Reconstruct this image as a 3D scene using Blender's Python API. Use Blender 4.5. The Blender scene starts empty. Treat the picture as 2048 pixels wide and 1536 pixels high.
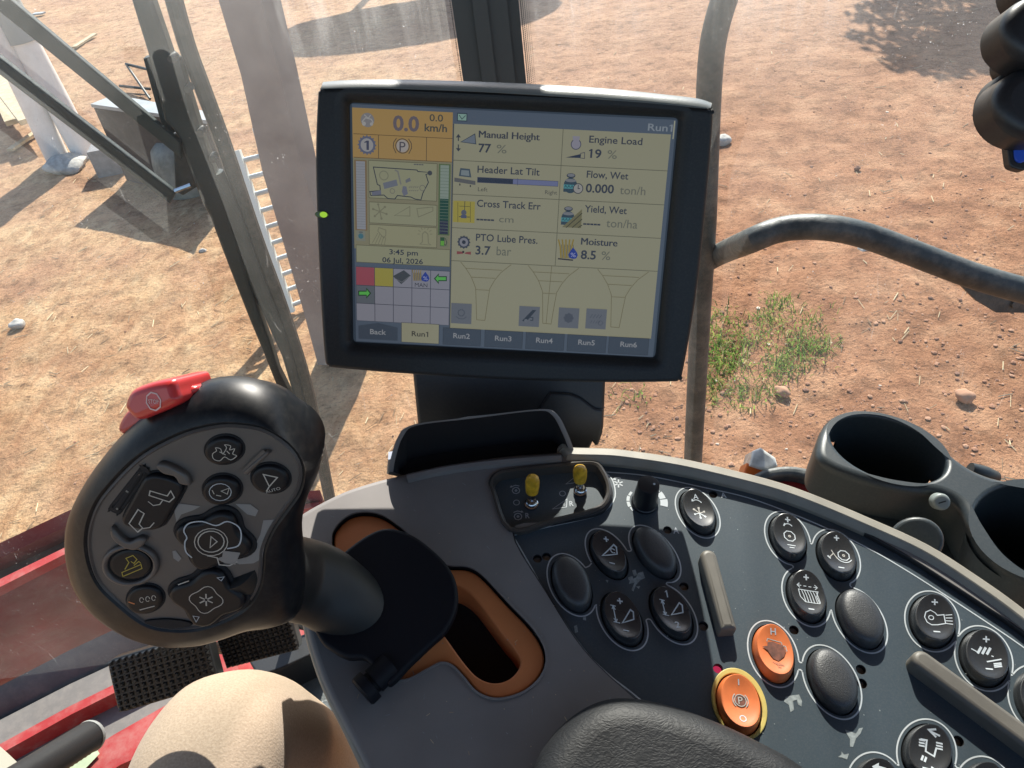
import bpy, bmesh, math, random
from mathutils import Vector, Matrix, noise
from mathutils.geometry import tessellate_polygon
random.seed(7)
sc = bpy.context.scene
R_ = math.radians
# ---------------------------------------------------------------- camera
F_, CX, CY, H = 1540.0, 1024.0, 768.0, 3.1
RM = Matrix(((0.99015885, 0.13994806, 0.0), (-0.08810117, 0.62333231, -0.77697813), (-0.10873658, 0.76933177, 0.62952759))).transposed()
RM = RM.transposed()
CAM = Vector((0, 0, H))
cd = bpy.data.cameras.new('camera'); cam = bpy.data.objects.new('camera', cd)
sc.collection.objects.link(cam)
cam.matrix_world = Matrix.Translation(CAM) @ RM.to_4x4()
cd.sensor_width = 36; cd.lens = 36 * F_ / 2048; cd.clip_start = 0.02; cd.clip_end = 500
sc.camera = cam
# ---------------------------------------------------------------- light
AZ, EL = R_(12), R_(40)
SUN = Vector((math.sin(AZ) * math.cos(EL), math.cos(AZ) * math.cos(EL), math.sin(EL)))
w = bpy.data.worlds.new('World'); sc.world = w; w.use_nodes = True
nt = w.node_tree; nt.nodes.clear()
sky = nt.nodes.new('ShaderNodeTexSky'); sky.sky_type = 'NISHITA'; sky.sun_disc = False
sky.sun_elevation = EL; sky.sun_rotation = AZ
bg = nt.nodes.new('ShaderNodeBackground'); bg.inputs[1].default_value = 0.115
wo = nt.nodes.new('ShaderNodeOutputWorld')
nt.links.new(sky.outputs[0], bg.inputs[0]); nt.links.new(bg.outputs[0], wo.inputs[0])
ld = bpy.data.lights.new('sun', 'SUN'); ld.energy = 4.6; ld.angle = R_(0.5); ld.color = (1, 0.945, 0.86)
lo = bpy.data.objects.new('sun', ld); sc.collection.objects.link(lo)
lo.rotation_euler = SUN.to_track_quat('Z', 'Y').to_euler()
sc.view_settings.view_transform = 'Standard'; sc.view_settings.look = 'None'
sc.view_settings.gamma = 1; sc.view_settings.use_curve_mapping = False
EXPO = 1.1
sc.view_settings.exposure = EXPO
sc.render.engine = 'CYCLES'
sc.cycles.max_bounces = 8; sc.cycles.transparent_max_bounces = 12; sc.cycles.caustics_reflective = False; sc.cycles.caustics_refractive = False

# ---------------------------------------------------------------- materials
def lin(c):
    return tuple((x / 12.92 if x <= 0.04045 else ((x + 0.055) / 1.055) ** 2.4) for x in [v / 255 for v in c])
MATS = {}
def mat(name, col, rough=0.5, metal=0.0, nscale=0, namt=0.25, bump=0, bscale=200, emis=None, spec=0.5, dust=0, dscale=60, coat=0, dcol=(0.35, 0.31, 0.26)):
    """principled plastic / metal / paint with optional colour mottling, bump and a sparse dust speckle"""
    if name in MATS: return MATS[name]
    m = bpy.data.materials.new(name); m.use_nodes = True; t = m.node_tree; b = t.nodes['Principled BSDF']
    b.inputs['Base Color'].default_value = (*col, 1); b.inputs['Roughness'].default_value = rough
    b.inputs['Metallic'].default_value = metal; b.inputs['Specular IOR Level'].default_value = spec
    if coat: b.inputs['Coat Weight'].default_value = coat
    tc = t.nodes.new('ShaderNodeTexCoord'); src = None
    if nscale:
        n = t.nodes.new('ShaderNodeTexNoise'); n.inputs['Scale'].default_value = nscale; n.inputs['Detail'].default_value = 6
        t.links.new(tc.outputs['Object'], n.inputs['Vector'])
        r = t.nodes.new('ShaderNodeValToRGB'); r.color_ramp.elements[0].position = 0.3; r.color_ramp.elements[1].position = 0.7
        r.color_ramp.elements[0].color = (*[c * (1 - namt) for c in col], 1); r.color_ramp.elements[1].color = (*[min(1, c * (1 + namt)) for c in col], 1)
        t.links.new(n.outputs[0], r.inputs[0]); src = r.outputs[0]
    if dust:
        n = t.nodes.new('ShaderNodeTexNoise'); n.inputs['Scale'].default_value = dscale; n.inputs['Detail'].default_value = 10; n.inputs['Roughness'].default_value = 0.75
        t.links.new(tc.outputs['Object'], n.inputs['Vector'])
        r = t.nodes.new('ShaderNodeValToRGB'); r.color_ramp.elements[0].position = 0.45; r.color_ramp.elements[1].position = 0.75
        r.color_ramp.elements[1].color = (dust, dust, dust, 1); r.color_ramp.elements[0].color = (0, 0, 0, 1)
        t.links.new(n.outputs[0], r.inputs[0])
        mx = t.nodes.new('ShaderNodeMix'); mx.data_type = 'RGBA'; mx.inputs[6].default_value = (*col, 1); mx.inputs[7].default_value = (*dcol, 1)
        if src: t.links.new(src, mx.inputs[6])
        t.links.new(r.outputs[0], mx.inputs[0]); src = mx.outputs[2]
    if src: t.links.new(src, b.inputs['Base Color'])
    if bump:
        n = t.nodes.new('ShaderNodeTexNoise'); n.inputs['Scale'].default_value = bscale; n.inputs['Detail'].default_value = 4
        t.links.new(tc.outputs['Object'], n.inputs['Vector'])
        bp = t.nodes.new('ShaderNodeBump'); bp.inputs['Strength'].default_value = bump; bp.inputs['Distance'].default_value = 0.3 / bscale
        t.links.new(n.outputs[0], bp.inputs['Height']); t.links.new(bp.outputs[0], b.inputs['Normal'])
    if emis:
        b.inputs['Emission Color'].default_value = (*emis[0], 1); b.inputs['Emission Strength'].default_value = emis[1]
    MATS[name] = m; return m
def scr(c):
    """a colour the lit display gives off"""
    return mat('display_%d_%d_%d' % c, (0.01, 0.012, 0.014), 0.35, emis=(lin(c), 0.76 / 2 ** EXPO), spec=0.3)

M_panel = mat('panel_film', (0.048, 0.068, 0.084), 0.38, dust=0.10, dscale=900, bump=0.15, bscale=1500)
M_char = mat('charcoal_plastic', (0.195, 0.182, 0.174), 0.55, nscale=30, namt=0.08, bump=0.25, bscale=1800)
M_rim = mat('taupe_plastic', (0.24, 0.22, 0.18), 0.55, nscale=60, namt=0.1, bump=0.3, bscale=1500)
M_bar = mat('taupe_bar', (0.13, 0.118, 0.098), 0.5, nscale=80, namt=0.12, bump=0.3, bscale=1500)
M_blk = mat('black_plastic', (0.014, 0.016, 0.020), 0.42, bump=0.15, bscale=1500, dust=0.04, dscale=500)
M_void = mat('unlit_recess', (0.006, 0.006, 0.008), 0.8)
M_gap = mat('black_gap', (0.008, 0.008, 0.01), 0.6)
M_btn = mat('rocker_black', (0.024, 0.026, 0.028), 0.27, bump=0.08, bscale=2500, spec=0.9)
M_key = mat('key_black', (0.008, 0.009, 0.012), 0.4, spec=0.25)
M_blank = mat('blank_black', (0.022, 0.025, 0.029), 0.46, bump=0.9, bscale=1500, spec=0.7, dust=0.10, dscale=1400)
M_orbtn = mat('rocker_orange', (0.72, 0.19, 0.06), 0.4, nscale=120, namt=0.1, bump=0.1, bscale=2000)
M_soot = mat('worn_brown', (0.17, 0.055, 0.03), 0.6, nscale=300, namt=0.5)
M_soot2 = mat('worn_orange', (0.42, 0.12, 0.045), 0.6, nscale=500, namt=0.4)
M_wht = mat('printed_white', (0.50, 0.54, 0.56), 0.5)
M_pw = mat('printed_grey', (0.40, 0.44, 0.48), 0.5)
M_glue = mat('glue_residue', (0.25, 0.28, 0.28), 0.7, nscale=400, namt=0.3)
M_ylring = mat('yellow_ring', (0.50, 0.40, 0.11), 0.5, nscale=100, namt=0.15)
M_orange = mat('orange_plastic', (0.60, 0.20, 0.065), 0.5, nscale=40, namt=0.07, bump=0.15, bscale=1500)
M_skirt = mat('skirt_black', (0.003, 0.004, 0.008), 0.6, spec=0.25)
M_chrome = mat('chrome', (0.55, 0.55, 0.55), 0.18, 1.0)
M_yel = mat('yellow_tip', (0.55, 0.32, 0.02), 0.4, nscale=250, namt=0.35)
M_mon = mat('monitor_plastic', (0.015, 0.018, 0.021), 0.5, spec=0.35, bump=0.2, bscale=1500, dust=0.05, dscale=700)
M_montop = mat('monitor_shell', (0.055, 0.06, 0.065), 0.4, bump=0.2, bscale=1500, spec=0.6)
M_leather = mat('leather', (0.013, 0.014, 0.016), 0.55, nscale=60, namt=0.2, spec=0.35)
M_cup = mat('cup_plastic', (0.026, 0.036, 0.042), 0.40, bump=0.2, bscale=1500, dust=0.08, dscale=500)
M_face = mat('handle_face', (0.088, 0.077, 0.071), 0.45, nscale=60, namt=0.08, bump=0.1, bscale=1500)
M_head = mat('handle_rubber', (0.006, 0.008, 0.011), 0.42, nscale=30, namt=0.3, spec=0.3, dust=0.05, dscale=200)
M_shaft = mat('shaft_rubber', (0.010, 0.012, 0.013), 0.5, nscale=30, namt=0.2)
M_red = mat('red_plastic', (0.55, 0.035, 0.035), 0.35, coat=0.2)
M_iconh = mat('icon_worn', (0.42, 0.40, 0.36), 0.6)
M_blue = mat('blue_tab', (0.02, 0.09, 0.55), 0.4)
M_dirtmetal = mat('dusty_steel', (0.050, 0.060, 0.060), 0.5, nscale=14, namt=0.35, dust=0.35, dscale=25, bump=0.3, bscale=60)
M_wiper = mat('dusty_wiper', (0.022, 0.036, 0.036), 0.55, nscale=10, namt=0.35, dust=0.12, dscale=16, bump=0.2, bscale=80, dcol=(0.12, 0.145, 0.135))
M_rubber = mat('rubber', (0.02, 0.028, 0.026), 0.5, dust=0.2, dscale=40)
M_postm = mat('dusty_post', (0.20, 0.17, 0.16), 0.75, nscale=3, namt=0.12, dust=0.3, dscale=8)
M_postd = mat('post_side_shaded', (0.17, 0.15, 0.145), 0.75, nscale=3, namt=0.12)  # grey darkened for the turned side, its shade put into the colour
M_pvc = mat('white_pvc', (0.74, 0.71, 0.68), 0.35, nscale=4, namt=0.08, dust=0.2, dscale=10)
M_pvcg = mat('grey_sleeve', (0.30, 0.32, 0.31), 0.5, nscale=4, namt=0.1)
M_conc = mat('concrete', (0.42, 0.40, 0.36), 0.85, nscale=20, namt=0.25, bump=0.6, bscale=40)
M_wood = mat('weathered_wood', (0.44, 0.36, 0.23), 0.8, nscale=12, namt=0.2, bump=0.4, bscale=60)
M_trough = mat('trough_grey', (0.035, 0.034, 0.034), 0.6, nscale=5, namt=0.25, dust=0.15, dscale=6)
M_trtop = mat('trough_lid', (0.32, 0.35, 0.36), 0.5, nscale=6, namt=0.15, dust=0.5, dscale=8)
M_galv = mat('galvanised', (0.50, 0.52, 0.50), 0.45, 0.3, nscale=10, namt=0.2)
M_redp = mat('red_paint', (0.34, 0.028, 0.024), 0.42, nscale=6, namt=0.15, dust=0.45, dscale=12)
M_redshade = mat('red_paint_shaded', (0.17, 0.022, 0.032), 0.5, nscale=5, namt=0.3, dust=0.5, dscale=9, dcol=(.22, .16, .15))  # red paint darkened, shade of its sunless faces put in, dust over it
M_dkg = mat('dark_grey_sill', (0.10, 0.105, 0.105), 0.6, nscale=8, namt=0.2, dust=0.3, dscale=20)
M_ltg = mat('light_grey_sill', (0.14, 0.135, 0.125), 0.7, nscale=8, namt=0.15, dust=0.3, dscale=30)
M_sage = mat('sage_sticker', (0.36, 0.42, 0.27), 0.6, nscale=30, namt=0.12)
M_pedal = mat('pedal_rubber', (0.018, 0.018, 0.017), 0.42, nscale=60, namt=0.2, bump=0.3, bscale=500)
M_floor = mat('cab_floor', (0.075, 0.09, 0.095), 0.38, nscale=20, namt=0.2, bump=0.8, bscale=350, dust=0.2, dscale=60)
M_roof = mat('cab_lining', (0.10, 0.10, 0.105), 0.8)

# ---------------------------------------------------------------- helpers
COL = sc.collection
def ray(x, y): return RM @ Vector(((x - CX) / F_, -(y - CY) / F_, -1.0))
def ip(x, y, o, n):
    r = ray(x, y); return CAM + r * ((o - CAM).dot(n) / r.dot(n))
def G(x, y, z=0.0): return ip(x, y, Vector((0, 0, z)), Vector((0, 0, 1)))
def V(x, y, Y): return ip(x, y, Vector((0, Y, 0)), Vector((0, 1, 0)))
def D(x, y, d): return CAM + ray(x, y) * d
class Frame:
    def __init__(s, o, n, up=Vector((0, 1, 0))):
        s.o = Vector(o); s.n = Vector(n).normalized(); s.v = (up - s.n * up.dot(s.n)).normalized(); s.u = s.v.cross(s.n)
    def px(s, x, y, h=0.0):
        p = ip(x, y, s.o + s.n * h, s.n) - s.o; return (p.dot(s.u), p.dot(s.v))
    def to(s, p, h=0.0): return s.o + s.u * p[0] + s.v * p[1] + s.n * h
def spline(pts, k=6, closed=True):
    out = []; n = len(pts)
    rng = range(n) if closed else range(n - 1)
    for i in rng:
        if closed: p0, p1, p2, p3 = pts[i - 1], pts[i], pts[(i + 1) % n], pts[(i + 2) % n]
        else: p0, p1, p2, p3 = pts[max(i - 1, 0)], pts[i], pts[i + 1], pts[min(i + 2, n - 1)]
        for j in range(k):
            t = j / k
            out.append(tuple(0.5 * ((2 * b) + (-a + c) * t + (2 * a - 5 * b + 4 * c - d) * t * t + (-a + 3 * b - 3 * c + d) * t ** 3) for a, b, c, d in zip(p0, p1, p2, p3)))
    if not closed: out.append(tuple(pts[-1]))
    return out
def area(l): return 0.5 * sum(l[i - 1][0] * l[i][1] - l[i][0] * l[i - 1][1] for i in range(len(l)))
def ccw(l): return list(l) if area(l) > 0 else list(reversed(l))
def inset(l, d):
    out = []; n = len(l)
    for i in range(n):
        a = Vector(l[i - 1]); b = Vector(l[i]); c = Vector(l[(i + 1) % n])
        e1 = (b - a); e2 = (c - b)
        if e1.length < 1e-9: e1 = e2
        if e2.length < 1e-9: e2 = e1
        e1 = e1.normalized(); e2 = e2.normalized()
        n1 = Vector((-e1.y, e1.x)); n2 = Vector((-e2.y, e2.x)); m = n1 + n2
        if m.length < 1e-6: m = n1
        m.normalize(); k = 1 / max(0.5, m.dot(n1)); p = b + m * d * k; out.append((p.x, p.y))
    return out
class MB:
    def __init__(s): s.v = []; s.f = []; s.m = []; s.mats = []
    def mi(s, m):
        if m not in s.mats: s.mats.append(m)
        return s.mats.index(m)
    def add(s, vs, fs, m):
        b = len(s.v); s.v += [Vector(v) for v in vs]; k = s.mi(m)
        for f in fs: s.f.append([b + i for i in f]); s.m.append(k)
    def build(s, name, parent=None, smooth=35, recalc=True, mods=None):
        me = bpy.data.meshes.new(name); me.from_pydata([v[:] for v in s.v], [], s.f)
        for m in s.mats: me.materials.append(m)
        me.polygons.foreach_set('material_index', s.m)
        if recalc:
            bm = bmesh.new(); bm.from_mesh(me); bmesh.ops.recalc_face_normals(bm, faces=bm.faces[:]); bm.to_mesh(me); bm.free()
        if smooth:
            me.polygons.foreach_set('use_smooth', [True] * len(me.polygons)); me.set_sharp_from_angle(angle=R_(smooth))
        me.update()
        o = bpy.data.objects.new(name, me); COL.objects.link(o)
        if parent: o.parent = parent; o.matrix_parent_inverse = Matrix.Translation(-parent.location)
        return o
    # ---- solids
    def loft(s, rings, m, closed=True, cap0=False, cap1=False):
        n = len(rings[0]); vs = [p for r in rings for p in r]; fs = []
        for i in range(len(rings) - 1):
            for j in range(n if closed else n - 1):
                a = i * n + j; b = i * n + (j + 1) % n; fs.append((a, b, b + n, a + n))
        if cap0: fs.append(tuple(reversed(range(n))))
        if cap1: fs.append(tuple(range((len(rings) - 1) * n, len(rings) * n)))
        s.add(vs, fs, m)
    def box(s, c, ax, ay, az, m):
        c = Vector(c); vs = [c + ax * i + ay * j + az * k for i in (-1, 1) for j in (-1, 1) for k in (-1, 1)]
        s.add(vs, [(0, 1, 3, 2), (4, 6, 7, 5), (0, 4, 5, 1), (2, 3, 7, 6), (0, 2, 6, 4), (1, 5, 7, 3)], m)
    def tube(s, pts, rads, m, n=14, caps=True):
        pts = [Vector(p) for p in pts]; rings = []; up = None
        if not hasattr(rads, '__len__'): rads = [rads] * len(pts)
        for i, p in enumerate(pts):
            t = (pts[min(i + 1, len(pts) - 1)] - pts[max(i - 1, 0)]).normalized()
            if up is None: up = t.orthogonal().normalized()
            up = (up - t * up.dot(t)).normalized(); q = t.cross(up)
            rings.append([p + (up * math.cos(2 * math.pi * k / n) + q * math.sin(2 * math.pi * k / n)) * rads[i] for k in range(n)])
        s.loft(rings, m, True, caps, caps)
    def cap(s, loops3, m):
        idx = tessellate_polygon([[Vector(p) for p in l] for l in loops3]); vs = [p for l in loops3 for p in l]
        s.add(vs, [tuple(t) for t in idx], m)
    def plate(s, fr, outer, holes, top, bot, bev, m, wall=None, hole_bot=None, hmat=None, hbev=None, nb=4, bottom=True, crown=None):
        outer = ccw(outer); hbev = bev if hbev is None else hbev
        cr = crown or (lambda u, v: 0.0)
        rs = []
        for k in range(nb + 1):
            a = k / nb * math.pi / 2; rs.append((bev * (1 - math.sin(a)), top - bev * (1 - math.cos(a))))
        rs.append((0, bot))
        rings = [[fr.to(p, h + cr(*p)) for p in inset(outer, d)] for d, h in rs]
        s.loft(rings[:-1], m); s.loft(rings[-2:], wall or m)
        caps = [rings[0]]
        for hl in holes:
            hl = ccw(hl); rr = []
            for k in range(nb + 1):
                a = k / nb * math.pi / 2; rr.append((-hbev * (1 - math.sin(a)), top - hbev * (1 - math.cos(a))))
            rr.append((0, bot if hole_bot is None else hole_bot))
            r3 = [[fr.to(p, h + cr(*p)) for p in inset(hl, d)] for d, h in rr]
            s.loft(r3, hmat or m); caps.append(r3[0])
        s.cap(caps, m)
        if bottom: s.cap([rings[-1]], wall or m)
    # ---- flat drawing on a frame, h may be a function of (u,v)
    def hh(s, h, p): return h(*p) if callable(h) else h
    def poly(s, fr, pts, h, m): s.cap([[fr.to(p, s.hh(h, p)) for p in pts]], m)
    def line(s, fr, pts, wd, h, m, closed=False, sub=0):
        pts = [Vector(p) for p in pts]
        if sub:
            q = []
            for i in range(len(pts) - (0 if closed else 1)):
                a, b = pts[i], pts[(i + 1) % len(pts)]
                for k in range(sub): q.append(a.lerp(b, k / sub))
            if not closed: q.append(pts[-1])
            pts = q
        n = len(pts); L = []; Rr = []
        for i in range(n):
            a = pts[i - 1] if (i or closed) else pts[0]; c = pts[(i + 1) % n] if (i < n - 1 or closed) else pts[-1]
            d1 = (pts[i] - a); d2 = (c - pts[i])
            if d1.length < 1e-9: d1 = d2
            if d2.length < 1e-9: d2 = d1
            d1 = d1.normalized(); d2 = d2.normalized(); t = d1 + d2
            if t.length < 1e-6: t = d1
            t.normalize(); nn = Vector((-t.y, t.x)); k = wd / 2 / max(0.5, abs(nn.dot(Vector((-d1.y, d1.x)))))
            L.append((pts[i] + nn * k)[:]); Rr.append((pts[i] - nn * k)[:])
        vs = [fr.to(p, s.hh(h, p)) for p in L] + [fr.to(p, s.hh(h, p)) for p in Rr]; fs = []
        for i in range(n if closed else n - 1):
            j = (i + 1) % n; fs.append((i, j, n + j, n + i))
        s.add(vs, fs, m)
    def text(s, fr, txt, p, width, height, h, m, ang=0.0, bold=0.0, ctr=False):
        vs, fs, x0, x1 = glyphs(txt, bold); kx = width / (x1 - x0) if width else height / 0.7; ky = height / 0.7
        ca, sa = math.cos(ang), math.sin(ang); out = []
        ox = (x1 + x0) / 2 if ctr else x0; oy = 0.35 if ctr else 0
        for x, y in vs:
            a = (x - ox) * kx; b = (y - oy) * ky; q = (p[0] + a * ca - b * sa, p[1] + a * sa + b * ca); out.append(fr.to(q, s.hh(h, q)))
        s.add(out, fs, m)
GC = {}
def glyphs(txt, bold):
    k = (txt, bold)
    if k not in GC:
        c = bpy.data.curves.new('t', 'FONT'); c.body = txt; c.size = 1; c.offset = bold; c.resolution_u = 3; c.fill_mode = 'FRONT'
        o = bpy.data.objects.new('t', c); COL.objects.link(o); dg = bpy.context.evaluated_depsgraph_get()
        me = bpy.data.meshes.new_from_object(o.evaluated_get(dg)); vs = [(v.co.x, v.co.y) for v in me.vertices]; fs = [tuple(p.vertices) for p in me.polygons]
        bpy.data.objects.remove(o); bpy.data.curves.remove(c); bpy.data.meshes.remove(me)
        for i, ch_ in enumerate(txt):      # the stock numeral one is a bare stroke: give it its flag
            if ch_ == '1':
                xr = edge(txt[:i + 1], bold); xl = xr - .10; b = len(vs); vs += [(xl, .70), (xl - .15, .60), (xl - .15, .51), (xl, .58)]; fs.append((b, b + 1, b + 2, b + 3))
        xs = [v[0] for v in vs]; GC[k] = (vs, fs, min(xs), max(xs))
    return GC[k]
def edge(t, bold):
    c = bpy.data.curves.new('t', 'FONT'); c.body = t; c.size = 1; c.offset = bold; o = bpy.data.objects.new('t', c); COL.objects.link(o); dg = bpy.context.evaluated_depsgraph_get()
    me = bpy.data.meshes.new_from_object(o.evaluated_get(dg)); x = max(v.co.x for v in me.vertices); bpy.data.objects.remove(o); bpy.data.curves.remove(c); bpy.data.meshes.remove(me); return x
def arc(c, r, a0, a1, n=12, ry=None):
    ry = ry or r
    return [(c[0] + r * math.cos(R_(a0 + (a1 - a0) * i / n)), c[1] + ry * math.sin(R_(a0 + (a1 - a0) * i / n))) for i in range(n + 1)]
def tag(o, label=None, cat=None, group=None, kind=None):
    if label: o['label'] = label
    if cat: o['category'] = cat
    if group: o['group'] = group
    if kind: o['kind'] = kind
    return o
def thing(name, loc, label, cat, group=None):
    o = bpy.data.objects.new(name, None); COL.objects.link(o); o.location = loc; o.empty_display_size = 0.05
    return tag(o, label, cat, group)
# ================================================================ GROUND
def ground():
    mb = MB(); N = 120; vs = []
    def gz(x, y):
        return 0.035 * noise.noise(Vector((x * 0.5, y * 0.5, 0))) + 0.018 * noise.noise(Vector((x * 2.1, y * 2.1, 4))) + 0.009 * noise.noise(Vector((x * 6, y * 6, 9)))
    xs = [-60, -30, -16] + [-12 + 24 * i / 300 for i in range(301)] + [16, 30, 60]
    ys = [-20, -6, 0] + [1 + 18 * i / 260 for i in range(261)] + [24, 40, 80, 200]
    for y in ys:
        for x in xs: vs.append((x, y, gz(x, y) - 0.02 if 0 < y < 20 else -0.02))
    n = len(xs); fs = [(j * n + i, j * n + i + 1, (j + 1) * n + i + 1, (j + 1) * n + i) for j in range(len(ys) - 1) for i in range(n - 1)]
    m = bpy.data.materials.new('red_soil'); m.use_nodes = True; t = m.node_tree; b = t.nodes['Principled BSDF']; b.inputs['Roughness'].default_value = 0.95; b.inputs['Specular IOR Level'].default_value = 0.1
    tc = t.nodes.new('ShaderNodeTexCoord')
    def nz(scale, det=6, rough=0.6, dist=0, stretch=None):
        q = t.nodes.new('ShaderNodeTexNoise'); q.inputs['Scale'].default_value = scale; q.inputs['Detail'].default_value = det; q.inputs['Roughness'].default_value = rough; q.inputs['Distortion'].default_value = dist
        if stretch:
            mp = t.nodes.new('ShaderNodeMapping'); mp.inputs['Scale'].default_value = stretch; mp.inputs['Rotation'].default_value = (0, 0, 0.7); t.links.new(tc.outputs['Object'], mp.inputs[0]); t.links.new(mp.outputs[0], q.inputs[0])
        else: t.links.new(tc.outputs['Object'], q.inputs[0])
        return q
    def ramp(src, stops):
        r = t.nodes.new('ShaderNodeValToRGB'); e = r.color_ramp.elements
        while len(e) < len(stops): e.new(0.5)
        for i, (p, c) in enumerate(stops): e[i].position = p; e[i].color = (*c, 1) if len(c) == 3 else c
        t.links.new(src, r.inputs[0]); return r
    def mix(fac, a, b_, typ='MIX'):
        x = t.nodes.new('ShaderNodeMix'); x.data_type = 'RGBA'; x.blend_type = typ
        if isinstance(fac, float): x.inputs[0].default_value = fac
        else: t.links.new(fac, x.inputs[0])
        for i, q in ((6, a), (7, b_)):
            if isinstance(q, tuple): x.inputs[i].default_value = (*q, 1)
            else: t.links.new(q, x.inputs[i])
        return x.outputs[2]
    red = ramp(nz(2.2, 8).outputs[0], [(0.3, (0.22, 0.105, 0.060)), (0.5, (0.35, 0.185, 0.105)), (0.7, (0.48, 0.29, 0.175))]).outputs[0]
    straw = ramp(nz(5, 9, 0.66, 1.2, (1, 0.5, 1)).outputs[0], [(0.35, (0.40, 0.235, 0.120)), (0.5, (0.53, 0.355, 0.195)), (0.66, (0.64, 0.48, 0.285))]).outputs[0]
    sx = t.nodes.new('ShaderNodeSeparateXYZ'); t.links.new(tc.outputs['Object'], sx.inputs[0])
    mr = t.nodes.new('ShaderNodeMapRange'); mr.inputs[1].default_value = 1.2; mr.inputs[2].default_value = -1.4; t.links.new(sx.outputs[0], mr.inputs[0])
    nb = ramp(nz(0.9, 5).outputs[0], [(0.35, (0.15,) * 3), (0.62, (1,) * 3)]).outputs[0]
    mu = t.nodes.new('ShaderNodeMath'); mu.operation = 'MULTIPLY'; t.links.new(mr.outputs[0], mu.inputs[0]); t.links.new(nb, mu.inputs[1])
    c = mix(mu.outputs[0], red, straw)
    # far ground mixed paler and greyer, outside haze put into its colour
    fr_ = t.nodes.new('ShaderNodeMapRange'); fr_.inputs[1].default_value = 5; fr_.inputs[2].default_value = 11; fr_.inputs[4].default_value = 0.55; t.links.new(sx.outputs[1], fr_.inputs[0])
    c = mix(fr_.outputs[0], c, (0.41, 0.285, 0.205))
    sp = ramp(nz(38, 6, 0.75).outputs[0], [(0.33, (0.50,) * 3), (0.48, (1,) * 3), (0.6, (1,) * 3), (0.72, (1.35,) * 3)]).outputs[0]
    c = mix(1.0, c, sp, 'MULTIPLY')
    sp2 = ramp(nz(7, 6, 0.7).outputs[0], [(0.35, (0.76, 0.72, 0.70)), (0.52, (1.22, 1.16, 1.12))]).outputs[0]
    c = mix(1.0, c, sp2, 'MULTIPLY')
    rut = ramp(nz(1.1, 5, 0.65, 2.0, (0.35, 1.6, 1)).outputs[0], [(0.38, (0.90,) * 3), (0.52, (1.0,) * 3), (0.66, (1.06,) * 3)]).outputs[0]
    c = mix(1.0, c, rut, 'MULTIPLY')
    t.links.new(c, b.inputs['Base Color'])
    bp = t.nodes.new('ShaderNodeBump'); bp.inputs['Strength'].default_value = 0.9; bp.inputs['Distance'].default_value = 0.05
    t.links.new(nz(26, 10, 0.75).outputs[0], bp.inputs['Height']); t.links.new(bp.outputs[0], b.inputs['Normal'])
    mb.add(vs, fs, m); o = mb.build('ground', smooth=80, recalc=False); o['kind'] = 'structure'
    return gz
gz = ground()
def rock(mb, c, r, m, seed, sub=1, flat=0.6):
    bm = bmesh.new(); bmesh.ops.create_icosphere(bm, subdivisions=sub, radius=1)
    a = random.random() * 6.28; sx, sy = random.uniform(.7, 1.3), random.uniform(.7, 1.2)
    vs = []
    for v in bm.verts:
        k = 1 + 0.35 * noise.noise(v.co * 1.3 + Vector((seed, 0, 0)))
        x, y, z = v.co.x * k * sx, v.co.y * k * sy, v.co.z * k * flat
        vs.append(Vector(c) + Vector((x * math.cos(a) - y * math.sin(a), x * math.sin(a) + y * math.cos(a), z)) * r)
    fs = [tuple(q.index for q in f.verts) for f in bm.faces]; bm.free(); mb.add(vs, fs, m)
M_clod = [mat('clod_a', (0.29, 0.145, 0.085), 0.95), mat('clod_b', (0.38, 0.21, 0.13), 0.95), mat('clod_c', (0.20, 0.105, 0.07), 0.95), mat('clod_pale', (0.60, 0.50, 0.40), 0.9)]
mb = MB()
for i in range(5200):
    x = random.uniform(0, 2048) if random.random() < .35 else random.uniform(1000, 2048); y = random.uniform(0, 1150)
    p = G(x, y)
    if p.y > 9 or abs(p.x) > 10 or (p.x < -.4 and random.random() < .7) or (p.y > 5.5 and random.random() < .7): continue
    if noise.noise(p * 0.7) < -0.18 and random.random() < .7: continue
    r = random.choice([.003, .004, .005, .006, .008, .012]) * random.uniform(.7, 1.3) * (1.15 if p.x > 0.2 else .8)
    rock(mb, (p.x, p.y, gz(p.x, p.y) - 0.02 + r * .3), r, random.choices(M_clod, (6, 4, 4, .25))[0], i * .7, 1, random.uniform(.3, .6))
tag(mb.build('soil_clods', smooth=0), 'small clods and pebbles scattered over the red soil', 'gravel', kind='stuff')
M_straw = [mat('straw_a', (0.62, 0.50, 0.30), 0.8), mat('straw_b', (0.45, 0.34, 0.2), 0.8), mat('straw_c', (0.25, 0.17, 0.1), 0.9)]
mb = MB()
for i in range(2000):
    x = random.uniform(-50, 2100); y = random.uniform(0, 1150); p = G(x, y)
    if p.y > 12: continue
    if p.x > 0.5 and random.random() < .55: continue
    if noise.noise(p * 0.9 + Vector((3, 1, 0))) < -0.1 and random.random() < .8: continue
    a = random.gauss(0.7, .7); L = random.uniform(.01, .042) * (1 + p.y * .05); wd = random.uniform(.0012, .003) * (1 + p.y * .06)
    z = gz(p.x, p.y) - 0.02 + random.uniform(.004, .012); d = Vector((math.cos(a), math.sin(a), random.uniform(-.1, .2))) * L; q = Vector((-math.sin(a), math.cos(a), 0)) * wd; c = Vector((p.x, p.y, z))
    up = Vector((0, 0, wd))
    mb.add([c - d - q, c - d + q, c + d + q, c + d - q, c - d + up, c + d + up], [(0, 3, 5, 4), (1, 4, 5, 2)], random.choices(M_straw, (5, 3, 2))[0])
tag(mb.build('straw_litter', smooth=0, recalc=False), 'dry straw bits strewn over the sandy soil', 'straw', kind='stuff')
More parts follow.
